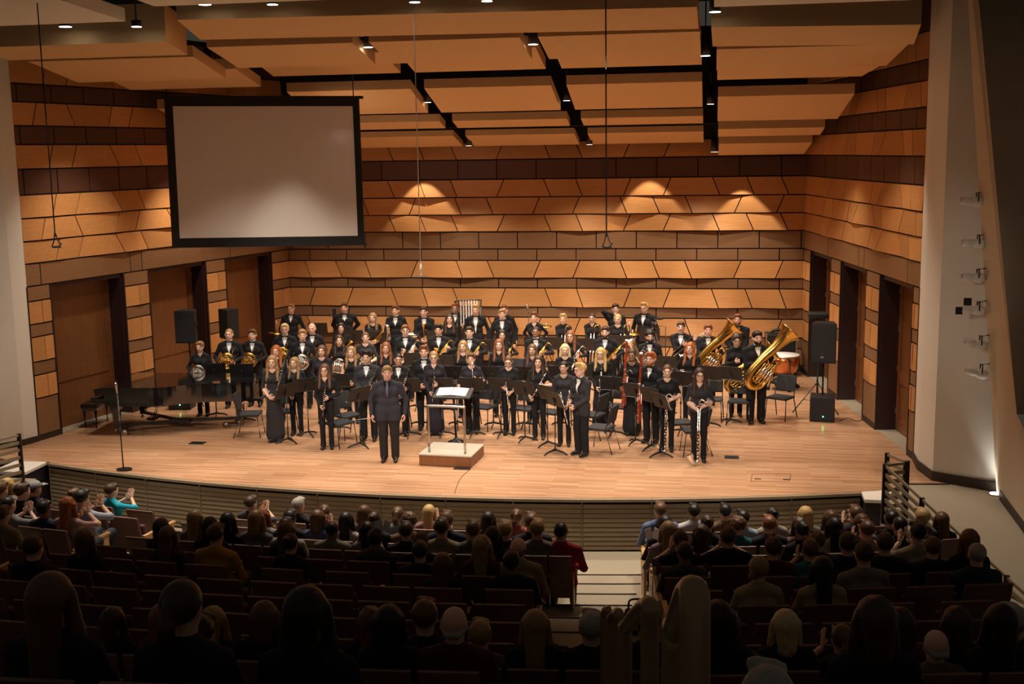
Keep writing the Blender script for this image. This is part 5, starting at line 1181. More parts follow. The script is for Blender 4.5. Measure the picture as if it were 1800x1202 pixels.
for (px, py, lb) in ((486, 570, 'red tipped clip light above the left cymbal'), (1106, 571, 'red tipped clip light above the right cymbal')):
    p = aty(px, py, 29.0); r = empty('clip_light', p, 0, lb, 'light'); MB().lathe([(.012, 0), (.018, .08)], (0, 0, 0), (.1, 0, 1), 8).build('body', MT['white'], r); MB().ball((.008, 0, .10), .018, 8).build('tip', mat('red_tip', (.9, .12, .05), .4), r); MB().tube([(0, 0, 0), (.03, 0, -.1), (0.0, 0, -p[2]+.02)], .008, 6).build('stalk', MT['steel'], r)
p = atz(855, 715); r = empty('water_bottle', (p[0]+.1, p[1], 0), 0, 'grey water bottle on the floor behind the front music stands', 'bottle')
MB().lathe([(.036, 0), (.038, .01), (.038, .17), (.022, .20)], n=12).build('body', MT['steel'], r); MB().lathe([(.022, .20), (.022, .23)], n=10).build('cap', MT['black'], r)
# ================================================================== THE BAND
# head-top pixel, height, sex, outfit, hair, hair colour, skin, instrument, row, options
BAND = [
 (351, 600, 1.65, 'f', 'top', 'short', 'dkblond', 'fair', 'hnS', 'S', dict(slv='long', neck='v')),
 (402, 578, 1.80, 'm', 'tux', 'buzz', 'dkblond', 'pink', 'hn', 'T', {}), (443, 579, 1.76, 'm', 'tux', 'short', 'brown', 'fair', 'hn', 'T', {}),
 (500, 569, 1.80, 'm', 'tux', 'short', 'paleblond', 'pink', 'hn', 'T', dict(g=1)), (531, 579, 1.78, 'm', 'tux', 'short', 'dkblond', 'pink', 'hnS', 'T', {}),
 (548, 568, 1.76, 'm', 'tux', 'fringe', 'dkblond', 'pink', 'hn', 'B', {}), (511, 534, 1.80, 'm', 'tux', 'short', 'dkblond', 'fair', 'side', 'P', dict(g=1, vd=1.28)),
 (485, 607, 1.66, 'f', 'top', 'long', 'red', 'fair', 'clP', 'S', dict(neck='v')), (478, 625, 1.73, 'f', 'dress', 'wavy', 'dkblond', 'fair', 'clP', 'F', dict(col=CHAR, slv='three', neck='scoop')),
 (517, 628, 1.60, 'f', 'top', 'long', 'dkblond', 'fair', 'clF', 'F', dict(col=NAVY, slv='three', neck='scoop')), (565, 607, 1.66, 'f', 'top', 'bob', 'brown', 'fair', 'clasp', 'S', dict(neck='scoop', col=PLUM)),
 (570, 640, 1.66, 'f', 'top', 'long', 'brown', 'fair', 'clF', 'F', dict(g=1, slv='long', neck='v')), (596, 589, 1.66, 'f', 'top', 'wavy', 'dkbrown', 'fair', 'hnS', 'T', {}),
 (599, 567, 1.68, 'f', 'top', 'long', 'black', 'fair', 'tpD', 'B', {}), (642, 584, 1.66, 'f', 'top', 'pony', 'brown', 'fair', 'hnS', 'T', dict(col=CHAR, slv='three', neck='scoop')),
 (617, 609, 1.64, 'f', 'top', 'wavy', 'dkblond', 'fair', 'clP', 'S', dict(slv='none', neck='scoop')), (644, 616, 1.81, 'm', 'tux', 'tuft', 'black', 'olive', 'clL', 'F', dict(col=CHAR)),
 (680, 643, 1.79, 'm', 'suit', 'short', 'dkblond', 'pink', 'side', 'C', dict(bw=1.10, bd=1.20, col=(.040, .038, .050))), (678, 602, 1.66, 'f', 'top', 'wavy', 'auburn', 'olive', 'clD', 'S', dict(neck='v')),
 (700, 621, 1.68, 'm', 'tux', 'buzz', 'black', 'tan', 'clD', 'S', {}), (745, 608, 1.74, 'm', 'tux', 'tuft', 'auburn', 'pink', 'clasp', 'T', {}),
 (762, 617, 1.71, 'f', 'dress', 'sidepony', 'dkblond', 'fair', 'clF', 'S', dict(g=1, neck='v', col=PLUM)), (605, 532, 1.84, 'm', 'tux', 'short', 'brown', 'pink', 'behind', 'P', dict(bw=1.1, bd=1.15, vd=1.30)),
 (655, 550, 1.70, 'f', 'top', 'verylong', 'dkblond', 'fair', 'tpD', 'B', dict(slv='three', neck='scoop')), (695, 537, 1.80, 'm', 'tux', 'short', 'brown', 'pink', 'tpS', 'B', dict(vd=1.24)),
 (745, 539, 1.80, 'm', 'tux', 'short', 'dkbrown', 'fair', 'tpV', 'B', {}), (790, 552, 1.70, 'f', 'top', 'long', 'dkbrown', 'fair', 'clasp', 'B', dict(neck='scoop')),
 (800, 532, 1.78, 'm', 'tux', 'short', 'red', 'pink', 'side', 'P', dict(g=1)), (712, 571, 1.76, 'm', 'tux', 'short', 'auburn', 'fair', 'sx', 'X', dict(g=1, metal='silver')),
 (771, 570, 1.76, 'm', 'tux', 'tuft', 'black', 'olive', 'sx', 'X', {}), (825, 574, 1.76, 'm', 'tux', 'short', 'dkbrown', 'fair', 'sx', 'X', {}),
 (814, 599, 1.66, 'f', 'top', 'long', 'dkblond', 'fair', 'clP', 'T', dict(neck='scoop')), (828, 621, 1.64, 'f', 'flare', 'short', 'brown', 'fair', 'flV', 'S', dict(col=PLUM, slv='three', neck='scoop')),
 (836, 536, 1.80, 'm', 'tux', 'tuft', 'blond', 'pink', 'side', 'B', dict(vd=1.05)), (882, 543, 1.78, 'm', 'tux', 'short', 'dkblond', 'pink', 'side', 'B', dict(vd=1.2)), (886, 536, 1.78, 'm', 'tux', 'short', 'auburn', 'fair', 'side', 'P', {}),
 (882, 579, 1.68, 'f', 'top', 'long', 'black', 'olive', 'sx', 'X', {}), (877, 596, 1.68, 'f', 'top', 'long', 'auburn', 'fair', 'clP', 'T', dict(neck='v')),
 (894, 624, 1.62, 'f', 'top', 'bun', 'brown', 'fair', 'flW', 'S', dict(g=1, neck='scoop', slv='three', tilt=14)), (939, 549, 1.72, 'f', 'top', 'tuft', 'auburn', 'fair', 'behind', 'B', dict(neck='v')),
 (942, 574, 1.76, 'm', 'tux', 'buzz', 'black', 'brown', 'sx', 'X', {}), (936, 605, 1.66, 'f', 'top', 'long', 'brown', 'olive', 'clasp', 'T', dict(col=PLUM, neck='v')),
 (946, 625, 1.67, 'f', 'top', 'long', 'dkbrown', 'fair', 'flD', 'S', dict(slv='three', neck='v')), (990, 552, 1.68, 'f', 'top', 'tuft', 'blond', 'pink', 'tbV', 'B', {}),
 (1003, 581, 1.68, 'f', 'top', 'long', 'auburn', 'fair', 'sx', 'X', dict(g=1, metal='silver')), (993, 605, 1.66, 'f', 'top', 'bob', 'paleblond', 'fair', 'clP', 'T', dict(neck='scoop')),
 (991, 635, 1.65, 'f', 'top', 'pony', 'black', 'olive', 'flX', 'F', dict(neck='scoop', slv='three', col=CHAR)), (1021, 638, 1.75, 'm', 'tux', 'tuft', 'blond', 'pink', 'flW', 'F', dict(g=1, yaw=-42, col=CHAR, vd=1.16)),
 (1041, 550, 1.68, 'f', 'top', 'bun', 'dkbrown', 'olive', 'tbV', 'B', dict(neck='v')), (1056, 611, 1.68, 'f', 'dress', 'long', 'blond', 'fair', 'clF', 'S', dict(g=1, neck='scoop')),
 (1064, 573, 1.78, 'm', 'tux', 'short', 'dkbrown', 'fair', 'sxB', 'X', dict(b='beard')), (1082, 534, 1.80, 'm', 'tux', 'short', 'dkbrown', 'fair', 'face', 'P', {}),
 (1086, 552, 1.70, 'f', 'top', 'pony', 'blond', 'fair', 'tb', 'B', dict(neck='scoop')), (1133, 532, 1.82, 'm', 'tux', 'tuft', 'blond', 'pink', 'side', 'P', dict(g=1, bw=1.08, bd=1.1, yaw=-20, vd=1.18)),
 (1111, 613, 1.74, 'f', 'dress', 'pony', 'dkbrown', 'brown', 'bn', 'S', dict(neck='scoop')), (1145, 619, 1.78, 'm', 'tux', 'tuft', 'red', 'pink', 'bnL', 'F', dict(b='beard', yaw=-30)),
 (1142, 581, 1.76, 'm', 'tux', 'curlytop', 'black', 'olive', 'eu', 'T', dict(b='beard', metal='silver')), (1197, 565, 1.80, 'm', 'tux', 'short', 'brown', 'fair', 'tbD', 'X', dict(b='moustache', metal='silver')),
 (1213, 602, 1.68, 'f', 'top', 'wavy', 'red', 'fair', 'euL', 'T', dict(neck='v', metal='silver')), (1173, 641, 1.65, 'f', 'top', 'bun', 'brown', 'fair', 'bc', 'F', dict(slv='short', neck='scoop')),
 (1230, 647, 1.72, 'f', 'top', 'long', 'dkbrown', 'fair', 'bc', 'F', dict(g=1, slv='three', neck='v', col=CHAR)), (1245, 570, 1.80, 'm', 'tux', 'short', 'auburn', 'pink', 'tu', 'X', {}),
 (1297, 552, 1.82, 'm', 'tux', 'short', 'auburn', 'pink', 'clasp', 'P', dict(b='beard', bw=1.06, bd=1.1, vd=1.3)), (1295, 588, 1.75, 'f', 'top', 'curlytop', 'dkbrown', 'fair', 'tuL', 'T', dict(g=1)),
 (1331, 582, 1.92, 'm', 'tux', 'short', 'black', 'fair', 'tu', 'T', dict(b='beard', bw=1.12, bd=1.22, yaw=16)),
]
ROWN = {'F': 'front row', 'S': 'second row', 'T': 'third row', 'X': 'fourth row', 'B': 'back row', 'P': 'rearmost line', 'C': ''}
brk = rank(BAND, lambda b: b[0], lambda b: b[9])
OUT = {'tux': 'black tuxedo', 'suit': 'dark suit and tie', 'dress': 'long black dress', 'top': 'black top and trousers', 'flare': 'dark top and flared trousers'}
POSE = {'side': 'arms at sides', 'behind': 'hands behind back', 'clasp': 'hands clasped', 'face': 'hand raised to face'}
HOLD = {'side': ((-.295, -.03, .86), (.295, -.03, .86)), 'behind': ((-.13, .17, .98), (.13, .17, .98)), 'clasp': ((-.085, -.19, .96), (.075, -.20, .93)), 'face': ((-.05, -.20, 1.50), (.10, -.2, .98)),
        'horn': ((-.22, -.17, 1.00), (.13, -.20, 1.06)), 'tuba': ((-.03, -.24, 1.20), (.24, -.20, .92)), 'euph': ((-.17, -.2, 1.12), (.12, -.24, 1.02))}
def near(pos, d, t, s):
    n = Vector(d).normalized(); q = Vector(pos)+n*t; return (q.x+s*.075, q.y+.055, q.z-.035)
def performer(b):
    px, py, H, sex, outfit, hair, hcol, skin, ins, row, op = b
    p = atz(px, py, H); s = H/1.735; fem = sex == 'f'
    yaw = R_(op['yaw']) if 'yaw' in op else 0.55*math.atan2(-p[0], p[1])+R_(random.uniform(-5, 5))
    hr = hl = None; hm = ['relax', 'relax']
    if ins in HOLD: aR, aL = HOLD[ins]
    else:
        bd_, noun, pos, d, gr = INS[ins]; hm = ['grip', 'grip']
        if gr is None: aR, aL = HOLD['clasp']; hm = ['relax', 'relax']
        elif isinstance(gr, str): aR, aL = HOLD[gr]
        else:
            aR = near(pos, d, gr[0], -1) if gr[0] is not None else HOLD['side'][0]; aL = near(pos, d, gr[1], 1) if gr[1] is not None else HOLD['side'][1]
    bw, bd = op.get('bw', .90 if fem else .97), op.get('bd', .90 if fem else .97)
    cl_ = (aR, aL) == HOLD['clasp']
    F = figure(sex, outfit, aR, aL, bw, bd, op.get('slv', 'long'), 0.0195, hand=hm, head_yaw=random.uniform(-8, 8), head_tilt=op.get('tilt', random.uniform(-3, 4)), stance=.085 if fem else .10, neck_skin=('neck' in op), hdirR=(.8, -.25, -.5) if cl_ else None, hdirL=(-.85, -.3, -.35) if cl_ else None)
    col = op.get('col', BLK)
    mats = [cm('cloth', col), cm('cloth', BLK if outfit != 'suit' else (.024, .020, .021)), cm('skin', SKIN[skin]), cm('shoe', (.010, .009, .009)), cm('hair', HCOL[hcol]), MT['eye'], MT['lips'], MT['shirt']]
    me = np_mesh('person', F.V, F.Q, F.M, mats)
    holds = POSE[ins] if ins in POSE else 'with '+noun
    lab = 'person in dark suit and tie standing beside the podium, a baton in hand' if row == 'C' else 'person in %s, %s, %s from left in the %s' % (OUT[outfit], holds, brk[id(b)], ROWN[row])
    o = link('person', me); tag(o, lab, 'person', 'band members standing on the stage'); o.location = (p[0], p[1], 0); o.rotation_euler = (0, 0, yaw); o.scale = (s, s, s)
    MHc = F.MH
    def onhead(name, mesh, m=None):
        c = link(name, mesh, o); c.matrix_local = MHc
        if m: own_mat(c, m)
        return c
    onhead('hair', get_hair(hair), mats[4])
    if 'b' in op: onhead('beard' if op['b'] == 'beard' else 'moustache', get_hair(op['b']), mats[4])
    if 'g' in op: onhead('glasses', GLASSES)
    def cloth_patch(name, fn, zt, zb, m, off=.006, nz=9):
        V, Q = patch(F.trunk, fn, zt, zb, nz, 6, off); c = link(name, np_mesh(name, V, Q, None, [m], False), o); return c
    if outfit == 'tux':
        vd = op.get('vd', 1.20+.05*((px*7) % 3)/2)
        hw_ = lambda z: max(.004, .058*min(1, (z-vd)/(1.43-vd)) if z < 1.43 else .058-.012*(z-1.43)/.045)
        cloth_patch('shirt_front', lambda z: (-hw_(z), hw_(z)), 1.475, vd, MT['shirt'], .009, 12)
        cl = MB(); cl.tube([(.062*math.cos(a), .016+.066*math.sin(a), 1.482-.012*math.sin(a)) for a in [i*math.pi/6 for i in range(13)]], .010, 6, cap=False, squash=1.6); cl.build('collar', MT['shirt'], o)
        y = float(front_y(F.trunk, [0.0], [1.462])[0]); bt = link('bow_tie', BOW, o); bt.location = (0, y-.016, 1.464)
        for sg in (-1, 1):
            lw = lambda z, sg=sg: tuple(sorted((sg*hw_(z), sg*(hw_(z)+.036*min(1, max(.12, (z-vd+.02)/(1.36-vd))) if z < 1.36 else hw_(z)+.036*max(.1, (1.455-z)/.095)))))
            cloth_patch('lapel', lw, 1.45, vd, MT['bow'], .015, 10)
    elif outfit == 'suit':
        hw_ = lambda z: max(.004, .058*min(1, (z-1.19)/.23))
        cloth_patch('shirt_front', lambda z: (-hw_(z), hw_(z)), 1.475, 1.19, cm('cloth', (.010, .008, .012)))
        cloth_patch('necktie', lambda z: (-.022+.010*(z > 1.44), .022-.010*(z > 1.44)), 1.465, 1.19, cm('cloth', (.13, .115, .15)), .012)
        for sg in (-1, 1): cloth_patch('lapel', lambda z, sg=sg: tuple(sorted((sg*hw_(z), sg*(hw_(z)+.045)))), 1.45, 1.19, cm('cloth', (.030, .033, .050)), .013)
        for z in (1.12, 1.03):
            y = float(front_y(F.all, [0.02], [z])[0]); MB().ball((.02, y-.004, z), .011, 8, (1, .5, 1)).build('button', MT['black'], o)
    elif 'neck' in op:
        zb = 1.375 if op['neck'] == 'v' else 1.395
        fn = (lambda z: (-.062*max(.06, (z-zb)/(1.475-zb)), .062*max(.06, (z-zb)/(1.475-zb)))) if op['neck'] == 'v' else (lambda z: (-.075*math.sqrt(max(.02, (z-zb)/(1.475-zb))), .075*math.sqrt(max(.02, (z-zb)/(1.475-zb)))))
        cloth_patch('neckline', fn, 1.475, zb, mats[2], .004, 8)
    if outfit == 'top' and fem and (px*3) % 2 == 0 and 'neck' in op:
        y = front_y(F.trunk, [-.05, -.03, 0, .03, .05], [1.46, 1.42, 1.395, 1.42, 1.46]); MB().tube([(x, yy-.008, z) for x, yy, z in zip((-.05, -.03, 0, .03, .05), y, (1.46, 1.42, 1.395, 1.42, 1.46))], .0025, 5).build('necklace', MT['silver'], o)
    # instrument: its own thing
    Mp = Matrix.LocRotScale(Vector((p[0], p[1], 0)), Euler((0, 0, yaw)), Vector((s, s, s)))
    if ins not in HOLD:
        m = MT['silver'] if (op.get('metal') == 'silver' or ins in ('hnS', 'tpS')) else MT['gold']
        Ml = align(pos, d)
        if ins in ('hn', 'hnS'): Ml = Ml @ Matrix.Rotation(R_(random.uniform(-12, 12)), 4, 'Y')
        r = empty(noun.replace(' ', '_'), (0, 0, 0)); r.matrix_world = Mp @ Ml
        colr = {'clarinet': 'black', 'flute': 'silver', 'bassoon': 'red wooden', 'bass clarinet': 'black and silver'}.get(noun, 'silver' if m == MT['silver'] else 'gold')
        tag(r, '%s %s held by the person %s from left in the %s' % (colr, noun, brk[id(b)], ROWN[row]), noun.split()[-1], noun+'s of the band')
        if noun == 'euphonium': bd_(r, m, .68)
        elif noun == 'baritone saxophone': r.scale = r.scale*1.3; bd_(r, m)
        else: bd_(r, m)
    if row == 'C':
        k = MB().tube([(-.30, -.09, .815), (-.62, -.16, .80)], [.006, .002], 6); bt = k.build('baton', MT['white']); bt.matrix_world = Mp; tag(bt, 'thin white baton pointing left from the conductor hand', 'baton')
for b in BAND: performer(b)
# ================================================================== THE HOUSE: seats and audience
MT['seatwood'] = wood('seat_veneer', (.175, .088, .062), (.13, .065, .046), 22, .5, .05)
MT['armwood'] = wood('armrest_oak', (.62, .38, .16), (.52, .30, .12), 22, .4, .05)
MT['seatcloth'] = mat('maroon_seat_fabric', (.085, .030, .034), .9, noise=((90, 90, 90), .25))
def make_seat(open_):
    r = empty('auditorium_chair')                                        # faces -Y; turned towards the stage when placed
    b = MB(); b.bbox((0, .225, .64), (.50, .022, .60), .009, rx=R_(-13)); b.build('back_panel', MT['seatwood'], r)
    MB().bbox((0, .289, .938), (.50, .026, .014), .005, rx=R_(-13)).build('top_edge', MT['seatwood'], r)
    MB().bbox((0, .185, .66), (.46, .055, .52), .022, rx=R_(-13)).build('back_cushion', MT['seatcloth'], r)
    if open_: MB().bbox((0, -.06, .42), (.46, .44, .09), .03, rx=R_(5)).build('seat', MT['seatcloth'], r)
    else: MB().bbox((0, .07, .58), (.46, .09, .40), .03, rx=R_(-8)).build('seat', MT['seatcloth'], r)
    MB().bbox((-.272, -.02, .615), (.052, .34, .03), .01).build('armrest', MT['armwood'], r)
    MB().bbox((-.272, .06, .30), (.035, .16, .60), .008).build('standard', MT['blackmetal'], r)
    return r
def end_panel(par, s):
    o = MB().bbox((s*.285, .03, .36), (.035, .42, .52), .008).build('end_panel', MT['armwood'], par)
    MB().bbox((s*.285, -.0, .635), (.06, .42, .035), .01).build('armrest', MT['armwood'], par)
    MB().box((s*.305, .0, .44), (.004, .10, .055)).build('row_plate', MT['blackmetal'], o)
SEAT = {True: make_seat(True), False: make_seat(False)}; used = {True: False, False: False}
def rowfit(x, y, hh, ks, rof=-.05):
    d = ray(x, y); best = None
    for k in ks:
        Rr = rowr(k)+rof; a = d[0]**2+d[1]**2; b = 2*(d[0]*(-AX)+d[1]*(-AY)); c = AX**2+AY**2-Rr*Rr
        p = CC+d*((-b-math.sqrt(b*b-4*a*c))/(2*a)); e = p[2]-(rowz(k)+hh)
        if best is None or abs(e) < abs(best[1]): best = (k, e, p)
    return best
DK = (.022, .020, .026)
# head-top pixel, sex, hair, hair colour, (clothes word, colour), flags: c clapping, k=row for the nearest people
AUD = [
 (0, 847, 'm', 'short', 'brown', ('grey', (.16, .16, .17)), ''), (13, 840, 'f', 'bob', 'blond', ('grey', (.20, .18, .17)), ''), (32, 849, 'm', 'short', 'dkbrown', ('black', DK), 'y-35'), (60, 846, 'm', 'cap', 'grey', ('black', DK), 'y-30'),
 (14, 873, 'm', 'buzz', 'black', ('striped grey', (.22, .22, .23)), 'c'), (3, 890, 'm', 'short', 'brown', ('tan', (.26, .20, .12)), ''), (76, 881, 'm', 'short', 'black', ('navy', (.03, .035, .055)), ''), (107, 873, 'f', 'wavy', 'red', ('pink', (.42, .26, .24)), 'c'),
 (132, 857, 'f', 'bun', 'brown', ('magenta', (.30, .05, .10)), ''), (143, 861, 'm', 'short', 'black', ('plaid', (.30, .34, .42)), 'c'), (195, 850, 'm', 'short', 'dkbrown', ('turquoise', (.02, .36, .50)), 'cy-35'), (57, 942, 'm', 'short', 'dkbrown', ('dark', DK), ''), (148, 930, 'f', 'bob', 'brown', ('black', DK), ''),
 (283, 911, 'f', 'long', 'dkbrown', ('black', DK), ''), (294, 925, 'f', 'verylong', 'brown', ('charcoal', (.05, .045, .05)), ''), (342, 896, 'f', 'verylong', 'dkblond', ('grey', (.14, .12, .12)), ''), (369, 909, 'f', 'long', 'black', ('black', DK), ''), (378, 922, 'm', 'short', 'dkbrown', ('mustard', (.42, .20, .02)), ''),
 (400, 901, 'f', 'long', 'black', ('black', DK), ''), (421, 895, 'f', 'bob', 'dkblond', ('grey', (.15, .14, .14)), ''), (431, 907, 'm', 'short', 'black', ('pale grey', (.30, .27, .24)), ''), (440, 872, 'm', 'short', 'dkbrown', ('charcoal', (.06, .06, .07)), 'cy-25'), (461, 893, 'f', 'wavy', 'auburn', ('grey', (.26, .26, .26)), ''),
 (524, 875, 'm', 'short', 'grey', ('black', DK), 'y-30'), (570, 886, 'f', 'pony', 'brown', ('red', (.42, .03, .035)), 'y35'), (511, 894, 'f', 'bob', 'brown', ('blue', (.10, .13, .25)), 'c'), (498, 896, 'm', 'short', 'black', ('black', DK), ''), (502, 917, 'f', 'long', 'brown', ('plum', PLUM), ''), (510, 937, 'f', 'bun', 'black', ('black', DK), ''),
 (581, 899, 'f', 'long', 'black', ('white', (.45, .42, .42)), ''), (583, 916, 'm', 'buzz', 'black', ('olive grey', (.20, .18, .13)), ''), (640, 888, 'f', 'long', 'brown', ('grey', (.18, .16, .16)), ''), (643, 898, 'f', 'bun', 'dkbrown', ('black', DK), ''), (645, 917, 'f', 'bob', 'black', ('grey', (.20, .19, .18)), ''), (659, 930, 'm', 'short', 'black', ('charcoal', (.06, .055, .06)), ''),
 (699, 890, 'f', 'pony', 'brown', ('pale blue', (.25, .32, .36)), ''), (719, 903, 'm', 'curlytop', 'brown', ('brown', (.16, .09, .05)), ''), (713, 918, 'm', 'short', 'dkbrown', ('black', DK), 'y30'), (754, 887, 'f', 'verylong', 'blond', ('rose', (.35, .20, .19)), 'c'), (784, 899, 'm', 'short', 'brown', ('navy', NAVY), ''), (776, 912, 'm', 'short', 'dkbrown', ('khaki', (.26, .21, .13)), ''), (740, 936, 'm', 'short', 'dkbrown', ('dark', DK), ''), (738, 952, 'm', 'short', 'black', ('blue black', (.03, .035, .06)), ''), (778, 972, 'f', 'verylong', 'brown', ('black', DK), ''),
 (799, 915, 'm', 'short', 'brown', ('grey', (.12, .11, .11)), ''), (825, 915, 'm', 'short', 'dkblond', ('dark', DK), ''), (858, 899, 'f', 'verylong', 'black', ('black', DK), ''), (872, 893, 'f', 'pony', 'brown', ('coral', (.45, .14, .12)), ''), (866, 926, 'f', 'long', 'black', ('black', DK), ''), (847, 941, 'f', 'wavy', 'dkblond', ('maroon', (.08, .02, .025)), ''), (904, 913, 'm', 'short', 'dkblond', ('grey', (.14, .13, .12)), ''), (934, 902, 'm', 'short', 'brown', ('black', DK), 'y20'), (925, 917, 'm', 'buzz', 'black', ('crimson', (.28, .015, .025)), ''), (898, 944, 'm', 'fringe', 'brown', ('beige', (.30, .23, .14)), ''), (899, 969, 'm', 'short', 'black', ('navy', NAVY), ''),
 (1161, 883, 'm', 'short', 'brown', ('blue plaid', (.12, .17, .30)), ''), (1169, 906, 'f', 'long', 'black', ('black', DK), ''), (1175, 916, 'f', 'long', 'dkblond', ('lilac', (.28, .20, .24)), ''), (1189, 922, 'f', 'wavy', 'dkbrown', ('dark', DK), ''), (1196, 933, 'm', 'short', 'dkbrown', ('plum', PLUM), 'c'), (1204, 955, 'm', 'short', 'black', ('charcoal', (.07, .055, .05)), ''),
 (1220, 886, 'm', 'short', 'black', ('white', (.55, .55, .58)), ''), (1243, 904, 'f', 'bun', 'dkbrown', ('dark', DK), ''), (1275, 886, 'm', 'short', 'black', ('brown', (.20, .13, .08)), ''), (1253, 911, 'f', 'curlytop', 'brown', ('teal', (.03, .14, .16)), ''), (1280, 926, 'm', 'short', 'brown', ('navy', NAVY), 'c'), (1306, 897, 'm', 'short', 'black', ('light blue', (.32, .46, .56)), ''), (1332, 907, 'm', 'short', 'auburn', ('black', DK), ''),
 (1351, 891, 'f', 'bun', 'black', ('cream', (.40, .34, .28)), ''), (1381, 899, 'f', 'bob', 'brown', ('grey', (.20, .18, .17)), ''), (1367, 910, 'f', 'wavy', 'dkbrown', ('brown', (.14, .09, .07)), ''), (1359, 945, 'm', 'short', 'dkbrown', ('maroon', (.09, .03, .03)), ''), (1410, 915, 'f', 'bun', 'black', ('dark', DK), ''), (1394, 949, 'm', 'short', 'brown', ('green', (.02, .17, .15)), 'c'), (1334, 977, 'f', 'sidepony', 'dkblond', ('beige hooded', (.36, .28, .17)), ''), (1416, 890, 'f', 'long', 'blond', ('sage', (.24, .26, .20)), ''), (1434, 938, 'm', 'short', 'dkbrown', ('navy', NAVY), ''),
 (1428, 906, 'f', 'bob', 'brown', ('grey', (.22, .21, .20)), ''), (1465, 910, 'f', 'long', 'black', ('cream', (.45, .38, .30)), ''), (1505, 889, 'm', 'short', 'brown', ('black', DK), 'c'), (1540, 899, 'm', 'short', 'black', ('black', DK), 'y-25'), (1570, 896, 'm', 'short', 'blond', ('grey', (.15, .14, .14)), ''), (1591, 903, 'f', 'long', 'brown', ('black', DK), ''), (1563, 908, 'm', 'buzz', 'black', ('black', DK), ''), (1491, 917, 'm', 'short', 'brown', ('coral plaid', (.42, .20, .16)), 'c'), (1437, 935, 'm', 'short', 'brown', ('dark', DK), ''), (1523, 938, 'm', 'short', 'dkbrown', ('dark', DK), ''), (1614, 920, 'm', 'short', 'black', ('tan', (.36, .28, .17)), 'c'), (1519, 954, 'm', 'short', 'dkbrown', ('grey brown', (.20, .17, .13)), ''), (1640, 945, 'm', 'short', 'brown', ('black', DK), ''), (1693, 931, 'f', 'bob', 'auburn', ('plum', PLUM), ''), (1718, 954, 'm', 'buzz', 'grey', ('blue black', (.03, .04, .06)), ''), (1446, 978, 'f', 'verylong', 'black', ('beige', (.34, .26, .16)), ''),
 # nearest rows
 (86, 1008, 'f', 'verylong', 'brown', ('plum', PLUM), 'k17'), (197, 1068, 'f', 'long', 'dkbrown', ('dark', DK), 'k11'), (229, 1060, 'f', 'bob', 'auburn', ('brown', (.1, .05, .03)), 'k9'), (262, 1062, 'f', 'long', 'dkblond', ('dark', DK), 'k9'), (318, 1019, 'f', 'pony', 'dkbrown', ('plum', PLUM), 'k14'), (378, 1054, 'f', 'bob', 'brown', ('dark', DK), 'k9'), (352, 1084, 'm', 'short', 'black', ('black', DK), 'k15'), (398, 1074, 'f', 'bob', 'blond', ('beige', (.26, .19, .14)), 'k11'), (462, 1062, 'f', 'wavy', 'brown', ('dark', DK), 'k10'),
 (537, 1033, 'f', 'verylong', 'black', ('black', DK), 'k15'), (592, 1052, 'm', 'short', 'brown', ('dark', DK), 'k9'), (635, 1087, 'm', 'short', 'dkblond', ('brown', (.12, .09, .06)), 'k11'), (683, 1064, 'f', 'long', 'black', ('black', DK), 'k11'), (749, 1069, 'f', 'verylong', 'dkblond', ('navy', NAVY), 'k13'), (798, 1066, 'm', 'fringe', 'grey', ('maroon', (.09, .02, .03)), 'k12'), (834, 1074, 'm', 'short', 'grey', ('dark', DK), 'k11'), (864, 1066, 'm', 'short', 'black', ('black', DK), 'k9'),
 (1262, 1057, 'f', 'bob', 'black', ('dark', DK), 'k10'), (1308, 1073, 'f', 'bob', 'paleblond', ('navy', NAVY), 'k12'), (1281, 1078, 'm', 'short', 'brown', ('olive', (.12, .11, .05)), 'k11'), (1399, 1071, 'f', 'bob', 'dkbrown', ('magenta', (.16, .02, .06)), 'k11'), (1385, 1098, 'f', 'pony', 'brown', ('navy', NAVY), 'k13c'), (1351, 1176, 'm', 'short', 'grey', ('grey', (.12, .11, .11)), 'k15'), (1540, 1050, 'f', 'bob', 'dkbrown', ('dark', DK), 'k16'), (1628, 1068, 'f', 'bob', 'dkbrown', ('dark', DK), 'k11'), (1655, 1068, 'm', 'short', 'grey', ('dark', DK), 'k10'), (1687, 1064, 'f', 'long', 'black', ('black', DK), 'k10'), (1646, 1107, 'm', 'fringe', 'grey', ('brown', (.14, .10, .07)), 'k14'), (1757, 1066, 'm', 'short', 'grey', ('dark', DK), 'k11'), (1769, 1089, 'm', 'fringe', 'brown', ('black', DK), 'k13c'),
]
def bodies():
    out = {}
    for sex in 'mf':
        for c in ('', 'c'):
            aR, aL = ((-.10, -.36, 1.04-.47+.12), (.10, -.36, 1.04-.47+.12)) if c else ((-.13, -.28, .62), (.13, -.28, .62))
            if c: aR, aL = (-.05, -.34, .95), (.05, -.34, .93)
            F = figure(sex, 'top', aR, aL, .98 if sex == 'f' else 1.06, .95 if sex == 'f' else 1.1, 'short' if c else 'long', 0.028, True, hand=('flat', 'flat') if c else ('relax', 'relax'), hdirR=(.1, -.3, 1) if c else None, hdirL=(-.1, -.3, 1) if c else None, thumbR=(.1, .9, 0) if c else None, thumbL=(-.1, .9, 0) if c else None, shirt=False)
            out[(sex, c)] = np_mesh('person', F.V, F.Q, F.M, [MT['black']]*8), F.MH
    return out
BOD = bodies()
import re as _re
rows = {}
